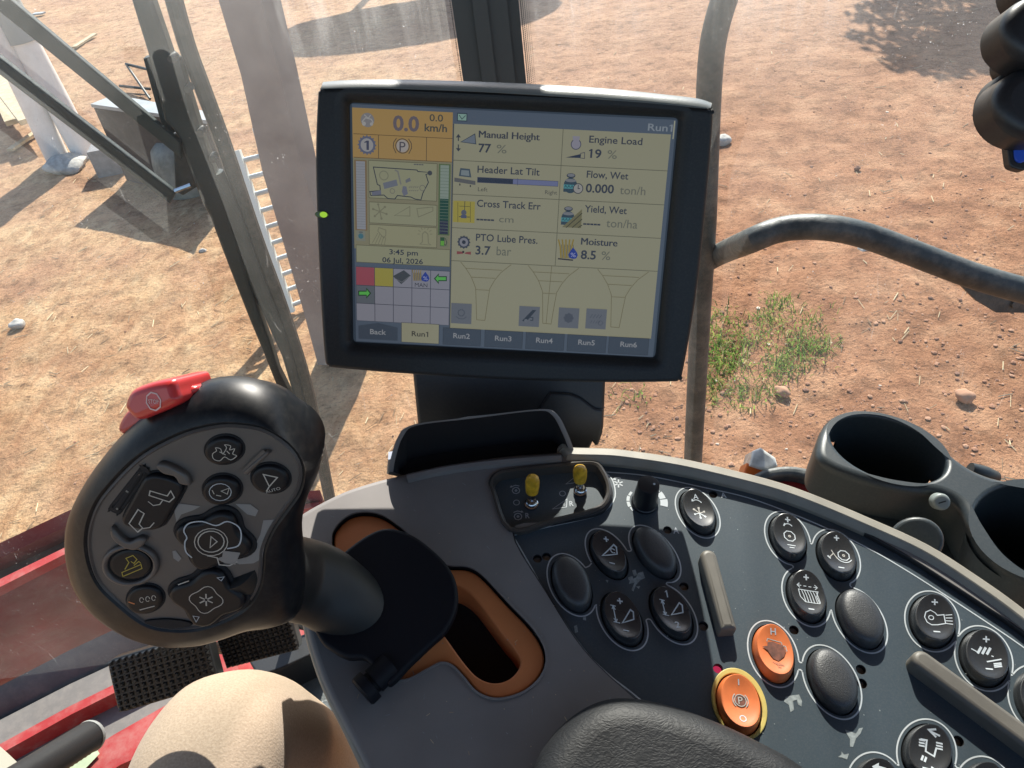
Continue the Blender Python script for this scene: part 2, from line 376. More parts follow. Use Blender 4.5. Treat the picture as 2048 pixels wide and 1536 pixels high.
# grass patch
def leafmat(name, col):
    m = bpy.data.materials.new(name); m.use_nodes = True; t = m.node_tree; t.nodes.clear()
    o = t.nodes.new('ShaderNodeOutputMaterial'); a = t.nodes.new('ShaderNodeBsdfDiffuse'); b = t.nodes.new('ShaderNodeBsdfTranslucent'); x = t.nodes.new('ShaderNodeMixShader')
    a.inputs[0].default_value = (*col, 1); b.inputs[0].default_value = (*[min(1, c * 1.3) for c in col], 1); x.inputs[0].default_value = 0.5
    t.links.new(a.outputs[0], x.inputs[1]); t.links.new(b.outputs[0], x.inputs[2]); t.links.new(x.outputs[0], o.inputs[0]); return m
M_gr = [leafmat('grass_a', (0.16, 0.27, 0.05)), leafmat('grass_b', (0.28, 0.36, 0.09)), leafmat('grass_c', (0.08, 0.13, 0.04)), leafmat('grass_dry', (0.42, 0.36, 0.2))]
mb = MB()
tufts = [t_ for t_ in [(1535, 650, 55), (1560, 620, 45), (1440, 700, 60), (1470, 740, 60), (1500, 690, 50), (1590, 690, 60), (1640, 700, 50), (1560, 740, 60), (1430, 770, 50), (1490, 800, 40), (1700, 685, 30), (1620, 650, 30), (1530, 790, 30), (1240, 830, 18), (1260, 800, 14), (1440, 650, 40), (1600, 730, 45), (1440, 720, 50), (1425, 800, 40)] if t_[:2] not in ((1700, 685), (1240, 830))]
for tx, ty, nn in tufts:
    for k in range(int(nn * 2.6)):
        p = G(tx + random.gauss(0, 21), ty - 12 + random.gauss(0, 15)); a = random.random() * 6.28; L = random.uniform(.02, .075); b = random.uniform(.2, 1.3)
        d = Vector((math.cos(a) * b, math.sin(a) * b, 1)).normalized() * L; q = Vector((-math.sin(a), math.cos(a), 0)) * random.uniform(.002, .0045); c = Vector((p.x, p.y, -.02))
        mid = c + d * .6; tip = c + d + Vector((math.cos(a), math.sin(a), -.6)) * L * .35
        mb.add([c - q, c + q, mid + q * .8, mid - q * .8, tip], [(0, 1, 2, 3), (3, 2, 4)], random.choices(M_gr, (5, 3, 4, 1.3))[0])
tag(mb.build('grass', smooth=0, recalc=False), 'short green weeds growing out of the red soil', 'grass', kind='stuff')
# single stones one can tell apart
for n, (x, y, r, m, lab) in enumerate([(35, 648, .055, M_conc, 'pale stone lying alone on the sand at the far left'), (1445, 283, .075, M_conc, 'white stone just right of the monitor edge'),
        (1728, 498, .045, M_conc, 'pale round stone beyond the bent handrail'), (1566, 782, .04, M_clod[1], 'orange brick shard below the green weeds'),
        (1930, 792, .05, M_clod[1], 'reddish clod right of the weeds above the cup holder'), (405, 500, .03, M_conc, 'small pale stone on the sand left of the wiper'),
        (1715, 335, .03, M_clod[2], 'small dark stone on open ground near the top right')]):
    p = G(x, y); mb = MB(); rock(mb, (0, 0, 0), r, m, n * 3.3 + 1, 3, .7); o = mb.build('stone', smooth=60); o.location = (p.x, p.y, r * .4 - .02); tag(o, lab, 'stone', 'loose stones on the ground')
# ---------------------------------------------------------------- yard items
def stick(x0, y0, x1, y1, wd, z, m, name, lab, cat, th=.03):
    a, b = G(x0, y0, z), G(x1, y1, z); d = (b - a) / 2; q = Vector((-d.y, d.x, 0)).normalized() * wd / 2; mb = MB()
    mb.box((a + b) / 2, d, q, Vector((0, 0, th / 2)), m); return tag(mb.build(name, smooth=0), lab, cat)
stick(-40, 95, 34, 254 - 12, .26, .32, M_wood, 'timber_plank', 'nearer pale timber plank at the left edge', 'plank', .06)
stick(4, 168, 62, 240, .26, .33, M_wood, 'timber_plank', 'longer pale timber plank touching the white pipes', 'plank', .06)
stick(148, 95, 190, 68, .09, .02, M_wood, 'wood_offcut', 'short wood offcut lying beyond the upper wiper rod', 'offcut')
stick(20, 300, 75, 262, .09, .03, M_wood, 'wood_batten', 'thin batten on the ground below the timber planks', 'batten')
stick(67, 28, 88, 26, .12, .02, M_trtop, 'metal_scrap', 'small pale metal scrap at the top left', 'scrap')
stick(280, 40, 320, 25, .1, .02, M_trtop, 'metal_scrap', 'small pale metal scrap between the wiper blade rods', 'scrap')
def pipe(bx, by, tx, ty, wpx, name, lab, sleeve):
    b = G(bx, by); t = V(tx, ty, b.y); d = (t - b).normalized(); dep = (RM.transposed() @ (b - CAM))[2] * -1; r = wpx * dep / F_ / 2
    o = thing(name, (b.x, b.y, -.02), lab, 'pipe', 'white pipes standing by the trough')
    Lw = (t - b).length; mb = MB(); ri = r * .9
    A = b - Vector((0, 0, .02)); rings = []
    n = 28; up = d.orthogonal().normalized(); q = d.cross(up)
    circ = lambda c, rr: [c + (up * math.cos(6.2832 * k / n) + q * math.sin(6.2832 * k / n)) * rr for k in range(n)]
    mb.loft([circ(A, ri), circ(A, r), circ(A + d * (Lw + 1.2), r), circ(A + d * (Lw + 1.2), ri), circ(A, ri)], M_pvc); mb.build('pipe_wall', o)
    if sleeve:
        mb = MB(); mb.loft([circ(A + d * Lw, r * 1.02), circ(A + d * Lw, r * 1.16), circ(A + d * (Lw + 1.1), r * 1.16), circ(A + d * (Lw + 1.1), r * 1.02)], M_pvcg); mb.build('sleeve', o)
pipe(171, 308, 47, 78, 47, 'white_pipe', 'bright white pipe with a grey sleeve standing at the left', True)
pipe(116, 318, 20, 112, 44, 'white_pipe', 'shaded white pipe standing just behind the sleeved pipe', False)
for n, (x, y, r, lab) in enumerate([(133, 335, .20, 'concrete lump at the foot of the bright white pipe'), (152, 322, .12, 'dark rubble chunk wedged between the pipe feet')]):
    p = G(x, y); mb = MB(); rock(mb, (0, 0, 0), r, M_conc, n * 3.3 + 21, 3, .5); o = mb.build('concrete_rubble', smooth=50); o.location = (p.x, p.y, r * .15); tag(o, lab, 'rubble', 'concrete rubble by the pipes')
# trough
def prism(mb, base, z0, z1, m, top=None, tm=None):
    n = len(base); top = top or base
    b = [Vector((p.x, p.y, z0)) for p in base]; t = [Vector((p.x, p.y, z1)) for p in top]
    mb.add(b + t, [(i, (i + 1) % n, n + (i + 1) % n, n + i) for i in range(n)] + [tuple(reversed(range(n)))], m)
    mb.add(t, [tuple(range(n))], tm or m)
zt = .80
tl = [G(186, 212, zt), G(412, 244, zt), G(420, 228, zt), G(232, 194, zt)]
to = thing('feed_trough', (tl[0].x, tl[0].y, 0), 'dark grey box trough with a pale dusty lid behind the wiper', 'trough')
mb = MB(); prism(mb, tl, -.02, zt - .02, M_trough); mb.build('trough_body', to, smooth=0)
cen = sum(tl, Vector()) / 4; lid = [cen + (p - cen) * 1.03 for p in tl]
mb = MB(); prism(mb, lid, zt - .016, zt + .02, M_trtop); mb.build('lid', to, smooth=0)
p = G(225, 345); mb = MB(); mb.box((p.x, p.y + .1, .13), Vector((.16, .02, 0)), Vector((-.02, .15, 0)), Vector((0, 0, .15)), mat('block_grey', (0.20, 0.20, 0.21), 0.85, nscale=15, namt=.2)); tag(mb.build('concrete_block', smooth=0), 'grey concrete block sitting in the trough shadow', 'block')
# round drum beside trough
p = G(372, 395); mb = MB(); n = 30
def drum(c, prof, m, mb): mb.loft([[Vector((c.x + r * math.cos(6.2832 * k / n), c.y + r * math.sin(6.2832 * k / n), z)) for k in range(n)] for r, z in prof], m, True, True, True)
drum(p + Vector((0, .3, 0)), [(.30, -.02), (.31, .1), (.30, .3), (.27, .42), (.18, .5), (.05, .53)], mat('olive_drum', (0.18, 0.18, 0.15), 0.6, nscale=8, namt=.3, dust=.5, dscale=8), mb)
tag(mb.build('round_drum'), 'squat round olive grey drum behind the wiper hinge', 'drum')
# wire frame on the ground beyond
mb = MB()
fp = [(252, 128), (300, 140), (345, 190), (470, 290), (478, 285), (430, 245)]
mb.tube([G(x, y, .25) for x, y in [(252, 128), (300, 140), (345, 160)]], .02, M_rubber, 8); mb.tube([G(252, 128, .25), G(300, 198, .02)], .018, M_rubber, 8); mb.tube([G(240, 172, .02), G(300, 178, .02)], .02, M_rubber, 8)
tag(mb.build('wire_frame'), 'thin dark wire frame standing beyond the trough', 'frame')
# ladder
lo_, ro = thing('ladder', G(582, 624), 'galvanised ladder leaning left of the grey post', 'ladder'), None
b = G(582, 624); t = V(474, 308, b.y + .35)
b2 = G(618, 610); t2 = V(524, 296, b2.y + .35)
def bar(mb, a, b_, w1, w2, m):
    d = (b_ - a) / 2; q = d.cross(Vector((0, 1, 0))).normalized(); r = d.cross(q).normalized(); mb.box((a + b_) / 2, d, q * w1 / 2, r * w2 / 2, m)
mb = MB(); bar(mb, b, t + (t - b) * .02, .062, .05, mat('ladder_rail', (.72, .76, .70), .45)); mb.build('rail', lo_, smooth=0)
mb = MB(); bar(mb, b2, t2 + (t2 - b2) * .12, .035, .07, M_galv); mb.build('rail', lo_, smooth=0)
for i in range(10):
    k = .04 + i * .102; mb = MB(); mb.tube([b.lerp(t, k), b2.lerp(t2, k)], .018, M_galv, 10); mb.build('rung', lo_)
# grey band, built as a solid post
gp = G(702, 728); Y = gp.y
po = thing('grey_band', (gp.x, gp.y, -.02), 'wide dusty grey box post standing behind the left edge of the monitor', 'post')
def postpt(x, y): return V(x, y, Y)
LL = [(636, 730), (606, 619), (565, 480), (525, 344), (482, 150), (437, 0), (420, -60)]
MM = [(718, 730), (694, 619), (650, 480), (606, 344), (560, 150), (522, 0), (505, -60)]
RR = [(746, 730), (722, 619), (676, 480), (630, 344), (588, 150), (552, 0), (536, -60)]
mb = MB(); bk = Vector((.1, .3, 0)); rings = []
for a, m_, r in zip(LL, MM, RR):
    A, B, Cc = postpt(*a), postpt(*m_), postpt(*r) ; Cc2 = B + (Cc - B) + Vector((0, .18, 0)) * 0
    rings.append((A, B, Cc))
n = len(rings)
for i in range(n - 1):
    a, b_ = rings[i], rings[i + 1]; off = Vector((0, .12, 0)); bb = Vector((0, .3, 0))
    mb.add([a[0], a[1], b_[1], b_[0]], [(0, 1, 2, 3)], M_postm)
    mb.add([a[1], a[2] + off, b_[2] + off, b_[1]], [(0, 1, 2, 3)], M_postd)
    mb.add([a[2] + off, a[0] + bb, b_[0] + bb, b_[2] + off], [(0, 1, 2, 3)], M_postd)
    mb.add([a[0] + bb, a[0], b_[0], b_[0] + bb], [(0, 1, 2, 3)], M_postm)
mb.build('post_wall', po, smooth=0, recalc=True)
# ---------------------------------------------------------------- shadow giving things out of frame
def crown(mb, c, rx, ry, rz, nleaf, mats, s=.12):
    for i in range(nleaf):
        while True:
            p = Vector((random.uniform(-1, 1), random.uniform(-1, 1), random.uniform(-1, 1)))
            if p.length < 1 and noise.noise(p * 2.6 + c) > -.08: break
        q = c + Vector((p.x * rx, p.y * ry, p.z * rz)); a = Vector((random.gauss(0, 1), random.gauss(0, 1), random.gauss(0, 1))).normalized() * s; b_ = a.orthogonal().normalized() * s * .5
        mb.add([q - a, q + b_, q + a, q - b_], [(0, 1, 2, 3)], random.choice(mats))
def offs(p, z): return Vector((p.x, p.y, 0)) + Vector((SUN.x, SUN.y, 0)) / SUN.z * z
tp = offs(G(2075, 25), 4.2)
tr = thing('gum_tree', (tp.x, tp.y, 0), 'leafy tree whose shadow falls on the ground at the top right', 'tree')
mb = MB(); mb.tube([Vector((tp.x, tp.y, -.1)), Vector((tp.x + .1, tp.y, 1.6)), Vector((tp.x - .1, tp.y + .1, 3.2)), Vector((tp.x, tp.y, 4.6))], [.22, .18, .13, .06], mat('bark', (.2, .15, .11), .9, nscale=6, namt=.4, bump=.5, bscale=20), 12)
for a in range(7):
    mb.tube([Vector((tp.x, tp.y, 2.6 + .2 * a)), Vector((tp.x + 1.6 * math.cos(a * 1.9), tp.y + 1.3 * math.sin(a * 1.9), 4 + .15 * a))], [.08, .02], MATS['bark'], 8)
mb.build('trunk', tr)
LM = [leafmat('leaf_a', (.06, .10, .03)), leafmat('leaf_b', (.09, .13, .05))]
mb = MB(); crown(mb, Vector((tp.x, tp.y, 4.2)), 2.3, 1.6, 1.1, 4600, LM); crown(mb, Vector((tp.x + 1.9, tp.y - .6, 3.9)), 1.5, 1.2, .8, 1800, LM); crown(mb, Vector((tp.x - 1.6, tp.y - .8, 4.3)), .7, .6, .5, 500, LM); mb.build('crown', tr, smooth=0, recalc=False)
tk = offs(G(815, 42), 3.4)  # made-up body placed out of view to throw the dark oval
tt = thing('shadow_tank', (tk.x, tk.y, 0), 'round water tank on a stand whose shadow lies beyond the monitor', 'tank')
mb = MB(); rings = []
for i in range(25):
    u = -1 + 2 * i / 24; r = math.sqrt(max(0.0004, 1 - abs(u) ** 2.6)) * .95
    rings.append([Vector((tk.x + u * 2.5, tk.y + r * math.cos(6.2832 * k / 28), 3.4 + r * .9 * math.sin(6.2832 * k / 28))) for k in range(28)])
mb.loft(rings, M_trtop, True, True, True); mb.build('tank_shell', tt)
mb = MB()
for dx in (-1.2, 1.3): mb.tube([Vector((tk.x + dx, tk.y, -.05)), Vector((tk.x + dx, tk.y, 2.8))], .09, M_dirtmetal, 10)
mb.tube([Vector((tk.x - 1.2, tk.y, 1.6)), Vector((tk.x + 1.3, tk.y, 1.6))], .05, M_dirtmetal, 8)
mb.build('stand', tt)
# ================================================================ HARVESTER FRONT seen through the lower glass
hv = thing('harvester_feeder', G(300, 1250, 0), 'red painted harvester front below the windscreen at lower left', 'harvester feeder')
def slab(px_far, px_near, z, m, name, th=.05, z2=None, lab=None):
    """strip between two traced pixel lines; z2 lets the near edge sit lower than the far edge"""
    a = [G(x, y, z) for x, y in px_far]; b_ = [G(x, y, z if z2 is None else z2) for x, y in px_near]; n = len(a); dn = Vector((0, 0, -th))
    vs = a + b_ + [p + dn for p in a] + [p + dn for p in b_]; fs = []
    for i in range(n - 1):
        fs += [(i, i + 1, n + i + 1, n + i), (2 * n + i, 3 * n + i, 3 * n + i + 1, 2 * n + i + 1), (i, 2 * n + i, 2 * n + i + 1, i + 1), (n + i, n + i + 1, 3 * n + i + 1, 3 * n + i)]
    fs += [(0, n, 3 * n, 2 * n), (n - 1, 3 * n - 1, 4 * n - 1, 2 * n - 1)]
    mb = MB(); mb.add(vs, fs, m); o = mb.build(name, hv, smooth=30)
    if lab: o['label'] = lab
    return o
def ln(y0, y1, xs=(-250, 0, 140, 420, 640), k=.9, k2=.9): return [(x, y0 + (y1 - y0) * x / 140.0 if x <= 140 else y1 + (y1 - y0) * (min(x, 420) - 140) / 140.0 * k + (y1 - y0) * max(0, x - 420) / 140.0 * k2) for x in xs]
slab(ln(1086, 1020, k=.22, k2=.1), ln(1122, 1058, k=.3, k2=.2), 1.50, M_redshade, 'upper_flange', .05, 1.36)
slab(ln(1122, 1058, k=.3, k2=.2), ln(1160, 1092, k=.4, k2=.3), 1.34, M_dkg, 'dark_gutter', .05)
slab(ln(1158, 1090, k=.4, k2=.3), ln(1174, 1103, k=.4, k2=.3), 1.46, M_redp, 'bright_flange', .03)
slab(ln(1175, 1104, k=.4, k2=.3), ln(1385, 1312), 1.44, M_redshade, 'rear_face', .05, .86)
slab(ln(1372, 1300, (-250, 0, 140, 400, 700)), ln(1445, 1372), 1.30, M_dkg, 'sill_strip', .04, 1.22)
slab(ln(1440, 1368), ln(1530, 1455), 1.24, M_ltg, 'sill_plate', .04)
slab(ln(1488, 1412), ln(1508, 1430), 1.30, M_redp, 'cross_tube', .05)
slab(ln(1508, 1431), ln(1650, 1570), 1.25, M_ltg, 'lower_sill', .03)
slab([(120, 1536), (230, 1468), (350, 1400), (440, 1340), (600, 1250)], [(100, 1620), (240, 1530), (420, 1450), (560, 1400), (700, 1330)], 1.36, M_redp, 'front_beam', .08)
slab([(415, 1230), (445, 1225)], [(438, 1360), (470, 1350)], 1.45, M_redp, 'red_upright', .05)
slab([(-60, 1480), (-5, 1488), (45, 1536)], [(-60, 1600), (-20, 1600), (40, 1600)], 1.5, mat('beige_corner', (.42, .39, .30), .6), 'beige_corner', .05)
sf = Frame(G(130, 1500, 1.366), Vector((0, 0, 1)), Vector((0, 1, 0)))
mb = MB(); sp_ = [sf.px(*p) for p in [(60, 1560), (75, 1536), (185, 1484), (200, 1508), (150, 1560)]]; mb.poly(sf, sp_, .002, M_sage)
a0 = sf.px(125, 1546); a1 = sf.px(178, 1512)
mb.text(sf, 'DIO', sf.px(96, 1556, 0), math.dist(sf.px(96, 1556), sf.px(182, 1508)), .028, .004, mat('sticker_ink', (.02, .04, .03), .6), math.atan2(sf.px(182, 1508)[1] - sf.px(96, 1556)[1], sf.px(182, 1508)[0] - sf.px(96, 1556)[0]), .02)
mb.build('sage_sticker', hv, smooth=0, recalc=False)

# ================================================================ HANDRAILS, MIRROR, LAMP outside
hr = thing('handrail', V(1400, 700, 1.30), 'dusty bent steel handrail outside the right window', 'handrail')
Yh = 1.30
def vp(pts, Y): return [V(x, y, Y) for x, y in pts]
mb = MB(); mb.tube([V(x, y, 1.30) for x, y in spline([(1384, 1010), (1386, 920), (1394, 760), (1402, 600), (1410, 450), (1414, 300), (1418, 180), (1424, 100), (1436, 40), (1458, -30)], 4, False)], .0215, M_dirtmetal, 18); mb.build('upright_tube', hr)
mb = MB(); mb.tube([V(x, y, Yy) for x, y, Yy in spline([(1404, 528, 1.30), (1440, 508, 1.30), (1500, 482, 1.14), (1550, 462, 1.13), (1600, 454, 1.12), (1660, 456, 1.10), (1720, 468, 1.09), (1800, 496, 1.07), (1880, 527, 1.05), (1960, 556, 1.03), (2080, 590, 1.0)], 4, False)], .0215, M_dirtmetal, 18); mb.build('cross_tube', hr)
gf = Frame(V(1980, 580, 1.12), Vector((0.05, -1, .25)))
gl = [gf.px(*p) for p in [(1888, 536), (1925, 542), (1965, 572), (1990, 588), (2100, 586), (2100, 625), (1990, 624), (1950, 600), (1915, 565)]]
mb = MB(); mb.plate(gf, gl, [], .004, -.004, .001, M_dirtmetal); mb.build('gusset_plate', hr)
mb = MB(); c = gf.px(2026, 606); mb.plate(gf, [(c[0] + .008 * math.cos(a * .524), c[1] + .008 * math.sin(a * .524)) for a in range(12)], [], .009, .003, .001, M_dirtmetal); mb.build('bolt', hr)
# red dish with black rubber rim, reflector lamp
rd = thing('rubber_rimmed_dish', D(1575, 975, 1.25), 'red dish with a dusty black rubber rim left of the cup holder', 'dish')
df = Frame(D(1572, 985, 1.25), Vector((0, -.35, .93)))
mb = MB(); o1 = [df.px(1572 + 92 * math.cos(a * .1963), 992 - 56 * math.sin(a * .1963)) for a in range(32)]; i1 = [df.px(1572 + 74 * math.cos(a * .1963), 996 - 40 * math.sin(a * .1963)) for a in range(32)]
mb.plate(df, o1, [i1], .012, -.05, .007, M_dirtmetal); mb.build('rubber_rim', rd)
mb = MB(); mb.plate(df, i1, [], -.012, -.045, .002, M_redp, crown=lambda u, v: .0); mb.build('red_disc', rd)
lp = thing('marker_lamp', D(1516, 925, 1.3), 'small orange and clear marker lamp behind the console rim', 'lamp')
lf = Frame(D(1516, 925, 1.3), Vector((0, -.6, .8)))
mb = MB(); mb.plate(lf, [lf.px(*p) for p in [(1492, 935), (1500, 905), (1516, 898), (1545, 918), (1550, 935), (1530, 948)]], [], .02, -.03, .006, mat('lamp_clear', (.62, .62, .58), .2, nscale=40, namt=.4)); mb.build('clear_lens', lp)
mb = MB(); mb.plate(lf, [lf.px(*p) for p in [(1484, 945), (1490, 928), (1520, 940), (1545, 935), (1556, 960), (1490, 960)]], [], .016, -.03, .004, mat('lamp_orange', (.62, .13, .02), .3)); mb.build('orange_lens', lp)
# ---------------------------------------------------------------- wiper
YW = 1.19
wp = thing('windscreen_wiper', V(450, 500, YW), 'dusty windscreen wiper on two parallel rods crossing the left window', 'wiper')
wf = Frame(Vector((-.3, YW, 2.9)), Vector((0, -1, 0)), Vector((0, 0, 1)))
def wpoly(pts, h0, h1, m, name, bev=.003):
    mb = MB(); mb.plate(wf, [wf.px(*p) for p in pts], [], h0, h1, bev, m); return mb.build(name, wp)
wpoly([(262, -20), (268, 0), (303, 114), (318, 180), (333, 237), (350, 255), (362, 275), (383, 338), (408, 400), (422, 428), (462, 534), (500, 631), (531, 706), (562, 784), (600, 870), (612, 868), (585, 790), (560, 740), (538, 670), (512, 600), (495, 540), (478, 470), (455, 400), (428, 330), (405, 260), (397, 234), (362, 120), (345, 105), (309, 0), (303, -20)], .012, -.012, M_wiper, 'blade_carrier', .006)
wpoly([(288, 116), (300, 112), (330, 237), (352, 262), (340, 268), (322, 240)], .004, -.01, M_wiper, 'side_flange', .001)
mb = MB(); mb.tube(vp(spline([(340, -30), (372, 85), (405, 175), (438, 262), (465, 340), (492, 420), (520, 500), (552, 585), (585, 680), (612, 770), (636, 880), (660, 1000)], 3, False), YW + .012), [.0125] * 34, M_rubber, 10); mb.build('blade_rubber', wp)
mb = MB(); mb.tube(vp([(430, 345), (470, 440), (505, 540), (540, 620), (575, 710), (600, 800), (630, 900)], YW + .004), [.014, .016, .016, .014, .010, .009, .007], M_wiper, 10); mb.build('blade_spine', wp)
def flat(a0, a1, b1, b0, name, h):
    mb = MB(); mb.plate(wf, [wf.px(*a0), wf.px(*a1), wf.px(*b1), wf.px(*b0)], [], h, h - .010, .003, M_wiper); return mb.build(name, wp)
flat((-20, -52), (366, 275), (369, 308), (-20, -8), 'wiper_rod', .02)['label'] = 'upper wiper rod'
flat((-20, 83), (358, 376), (346, 398), (-20, 118), 'wiper_rod', .02)['label'] = 'lower wiper rod'
mb = MB(); mb.plate(wf, [wf.px(*p) for p in [(345, 270), (372, 262), (392, 330), (398, 372), (366, 392), (350, 384)]], [], .0, -.014, .003, M_rubber); mb.build('hinge_bracket', wp)
mb = MB(); mb.tube(vp([(350, 382), (382, 370)], YW - .024), .0035, M_chrome, 8); mb.build('hinge_pin', wp)
for x, y in ((350, 112), (381, 172), (405, 258), (430, 310)):
    mb = MB(); c = wf.px(x, y); mb.plate(wf, [(c[0] + .006 * math.cos(a * .628), c[1] + .006 * math.sin(a * .628)) for a in range(10)], [], .018, .0, .0015, M_dirtmetal); mb.build('rivet', wp)
# ================================================================ CAB
YG = 1.12
XS = V(916, 60, YG).x
def glassmat(name, lo_d, hi_d, streak):
    m = bpy.data.materials.new(name); m.use_nodes = True; t = m.node_tree; t.nodes.clear(); N = t.nodes.new; Lk = t.links.new
    out = N('ShaderNodeOutputMaterial'); tr_ = N('ShaderNodeBsdfTransparent'); tr_.inputs[0].default_value = (.93, .955, .94, 1)
    tl_ = N('ShaderNodeBsdfTranslucent'); tl_.inputs[0].default_value = (.80, .82, .80, 1); df_ = N('ShaderNodeBsdfDiffuse'); df_.inputs[0].default_value = (.5, .5, .48, 1)
    ms = N('ShaderNodeMixShader'); ms.inputs[0].default_value = .35; Lk(tl_.outputs[0], ms.inputs[1]); Lk(df_.outputs[0], ms.inputs[2])
    tc = N('ShaderNodeTexCoord')
    def nz(scale, det=4, r=.6, mp=None):
        q = N('ShaderNodeTexNoise'); q.inputs['Scale'].default_value = scale; q.inputs['Detail'].default_value = det; q.inputs['Roughness'].default_value = r
        if mp:
            k = N('ShaderNodeMapping'); k.inputs['Scale'].default_value = mp; Lk(tc.outputs['Object'], k.inputs[0]); Lk(k.outputs[0], q.inputs[0])
        else: Lk(tc.outputs['Object'], q.inputs[0])
        return q.outputs[0]
    def mr(src, a, b, c, d):
        k = N('ShaderNodeMapRange'); k.inputs[1].default_value = a; k.inputs[2].default_value = b; k.inputs[3].default_value = c; k.inputs[4].default_value = d; Lk(src, k.inputs[0]); return k.outputs[0]
    def mth(op, a, b):
        k = N('ShaderNodeMath'); k.operation = op; k.use_clamp = True
        for i, q in ((0, a), (1, b)):
            if isinstance(q, (int, float)): k.inputs[i].default_value = q
            else: Lk(q, k.inputs[i])
        return k.outputs[0]
    base = mr(nz(3.5, 5), .35, .7, lo_d, hi_d)
    st = mr(nz(38, 5, .7, (1, 1, .10)), .42, .75, 0, streak)
    sp = mr(nz(330, 2, .5), .70, .76, 0, .5)
    spm = mr(nz(9, 3), .42, .62, 0, 1)
    vo = N('ShaderNodeTexVoronoi'); vo.inputs['Scale'].default_value = 70; Lk(tc.outputs['Object'], vo.inputs[0])
    dots = mr(vo.outputs['Distance'], .045, .03, 0, .5)
    # scratches: thin bands of a distorted wave
    wv = N('ShaderNodeTexWave'); wv.inputs['Scale'].default_value = 3; wv.inputs['Distortion'].default_value = 9; wv.inputs['Detail'].default_value = 2; Lk(tc.outputs['Object'], wv.inputs[0])
    scz = mth('MULTIPLY', mr(wv.outputs[0], .9985, 1.0, 0, .12), mr(nz(14, 3), .58, .66, 0, 1))
    # dust mask thickens towards the top, putting the paler haze into the pane
    sx = N('ShaderNodeSeparateXYZ'); Lk(tc.outputs['Object'], sx.inputs[0])
    top = mr(sx.outputs[2], 2.45, 2.92, .55, 2.5)
    stz = mr(sx.outputs[2], 2.70, 2.86, .05, 1)
    fac = mth('MULTIPLY', mth('ADD', base, mth('MULTIPLY', mth('MULTIPLY', st, mth('MULTIPLY', mr(sx.outputs[0], XS - .27, XS - .20, 0, 1), mr(nz(4, 2), .38, .6, .15, 1))), stz)), top)
    fac = mth('ADD', fac, mth('MULTIPLY', sp, spm)); fac = mth('ADD', fac, mth('MULTIPLY', dots, spm)); fac = mth('ADD', fac, scz)
    mx = N('ShaderNodeMixShader'); Lk(fac, mx.inputs[0]); Lk(tr_.outputs[0], mx.inputs[1]); Lk(ms.outputs[0], mx.inputs[2]); Lk(mx.outputs[0], out.inputs[0])
    return m
pxl, pxr = V(916, 90, YG).x, V(1046, 90, YG).x
def pane(x0, x1, name, lab, m):
    mb = MB(); mb.box(((x0 + x1) / 2, YG, 2.55), Vector(((x1 - x0) / 2, 0, 0)), Vector((0, .0, 0)), Vector((0, 0, 1.05)), m)
    mb2 = MB(); mb2.add([(x0, YG, 1.5), (x1, YG, 1.5), (x1, YG, 3.6), (x0, YG, 3.6)], [(0, 1, 2, 3)], m)
    return tag(mb2.build(name, smooth=0, recalc=False), lab, 'window')
pane(-1.6, pxl, 'window_pane', 'dusty scratched glass pane left of the black pillar', glassmat('glass_left', .02, .075, .16))
pane(pxr, 1.9, 'window_pane', 'dusty speckled glass pane right of the black pillar', glassmat('glass_right', .022, .07, .12))
# pillar
pl = thing('window_pillar', ((pxl + pxr) / 2, YG, 2.2), 'black window pillar rising behind the monitor', 'pillar')
M_pil = mat('pillar_black', (.050, .070, .082), .5, bump=.15, bscale=700)
w3 = pxr - pxl
mb = MB(); zs = [1.5, 2.2, 2.9, 2.96, 3.02, 3.08, 3.14, 3.20, 3.26, 3.6]
def bend(z): t = min(1, max(0, (z - 2.9) / .34)); return .10 * t * t * (3 - 2 * t)      # unseen bend added so the sun gets past the pillar to the console
for a, b_, dy in ((0, .30, .0), (.30, .52, -.006), (.52, .82, .0), (.82, 1, .008)):
    rings = []
    for z in zs:
        xa, xb, y0 = pxl + w3 * a + bend(z), pxl + w3 * b_ + bend(z), YG + dy
        rings.append([Vector((xa, y0 - .002, z)), Vector((xb, y0 - .002, z)), Vector((xb, y0 + .042, z)), Vector((xa, y0 + .042, z))])
    mb.loft(rings, M_pil, True, True, True)
mb.build('pillar_cover', pl, smooth=0)
mb = MB(); dr = .0011
for k in range(1500):
    pass
zz = 2.55
while zz < 2.93:
    for j in range(5):
        c = Vector((pxr + .0018 + j * .0026, YG - .003, zz + (.0013 if j % 2 else 0))); rr = .00115 * (1 - j * .13)
        mb.add([c + Vector((rr * math.cos(q * 1.047), 0, rr * math.sin(q * 1.047))) for q in range(6)], [tuple(range(6))], M_gap)
    c = Vector((pxl - .0022, YG - .003, zz)); rr = .0009
    mb.add([c + Vector((rr * math.cos(q * 1.047), 0, rr * math.sin(q * 1.047))) for q in range(6)], [tuple(range(6))], M_gap)
    zz += .0026
o = mb.build('frit_dots', pl, smooth=0, recalc=False)
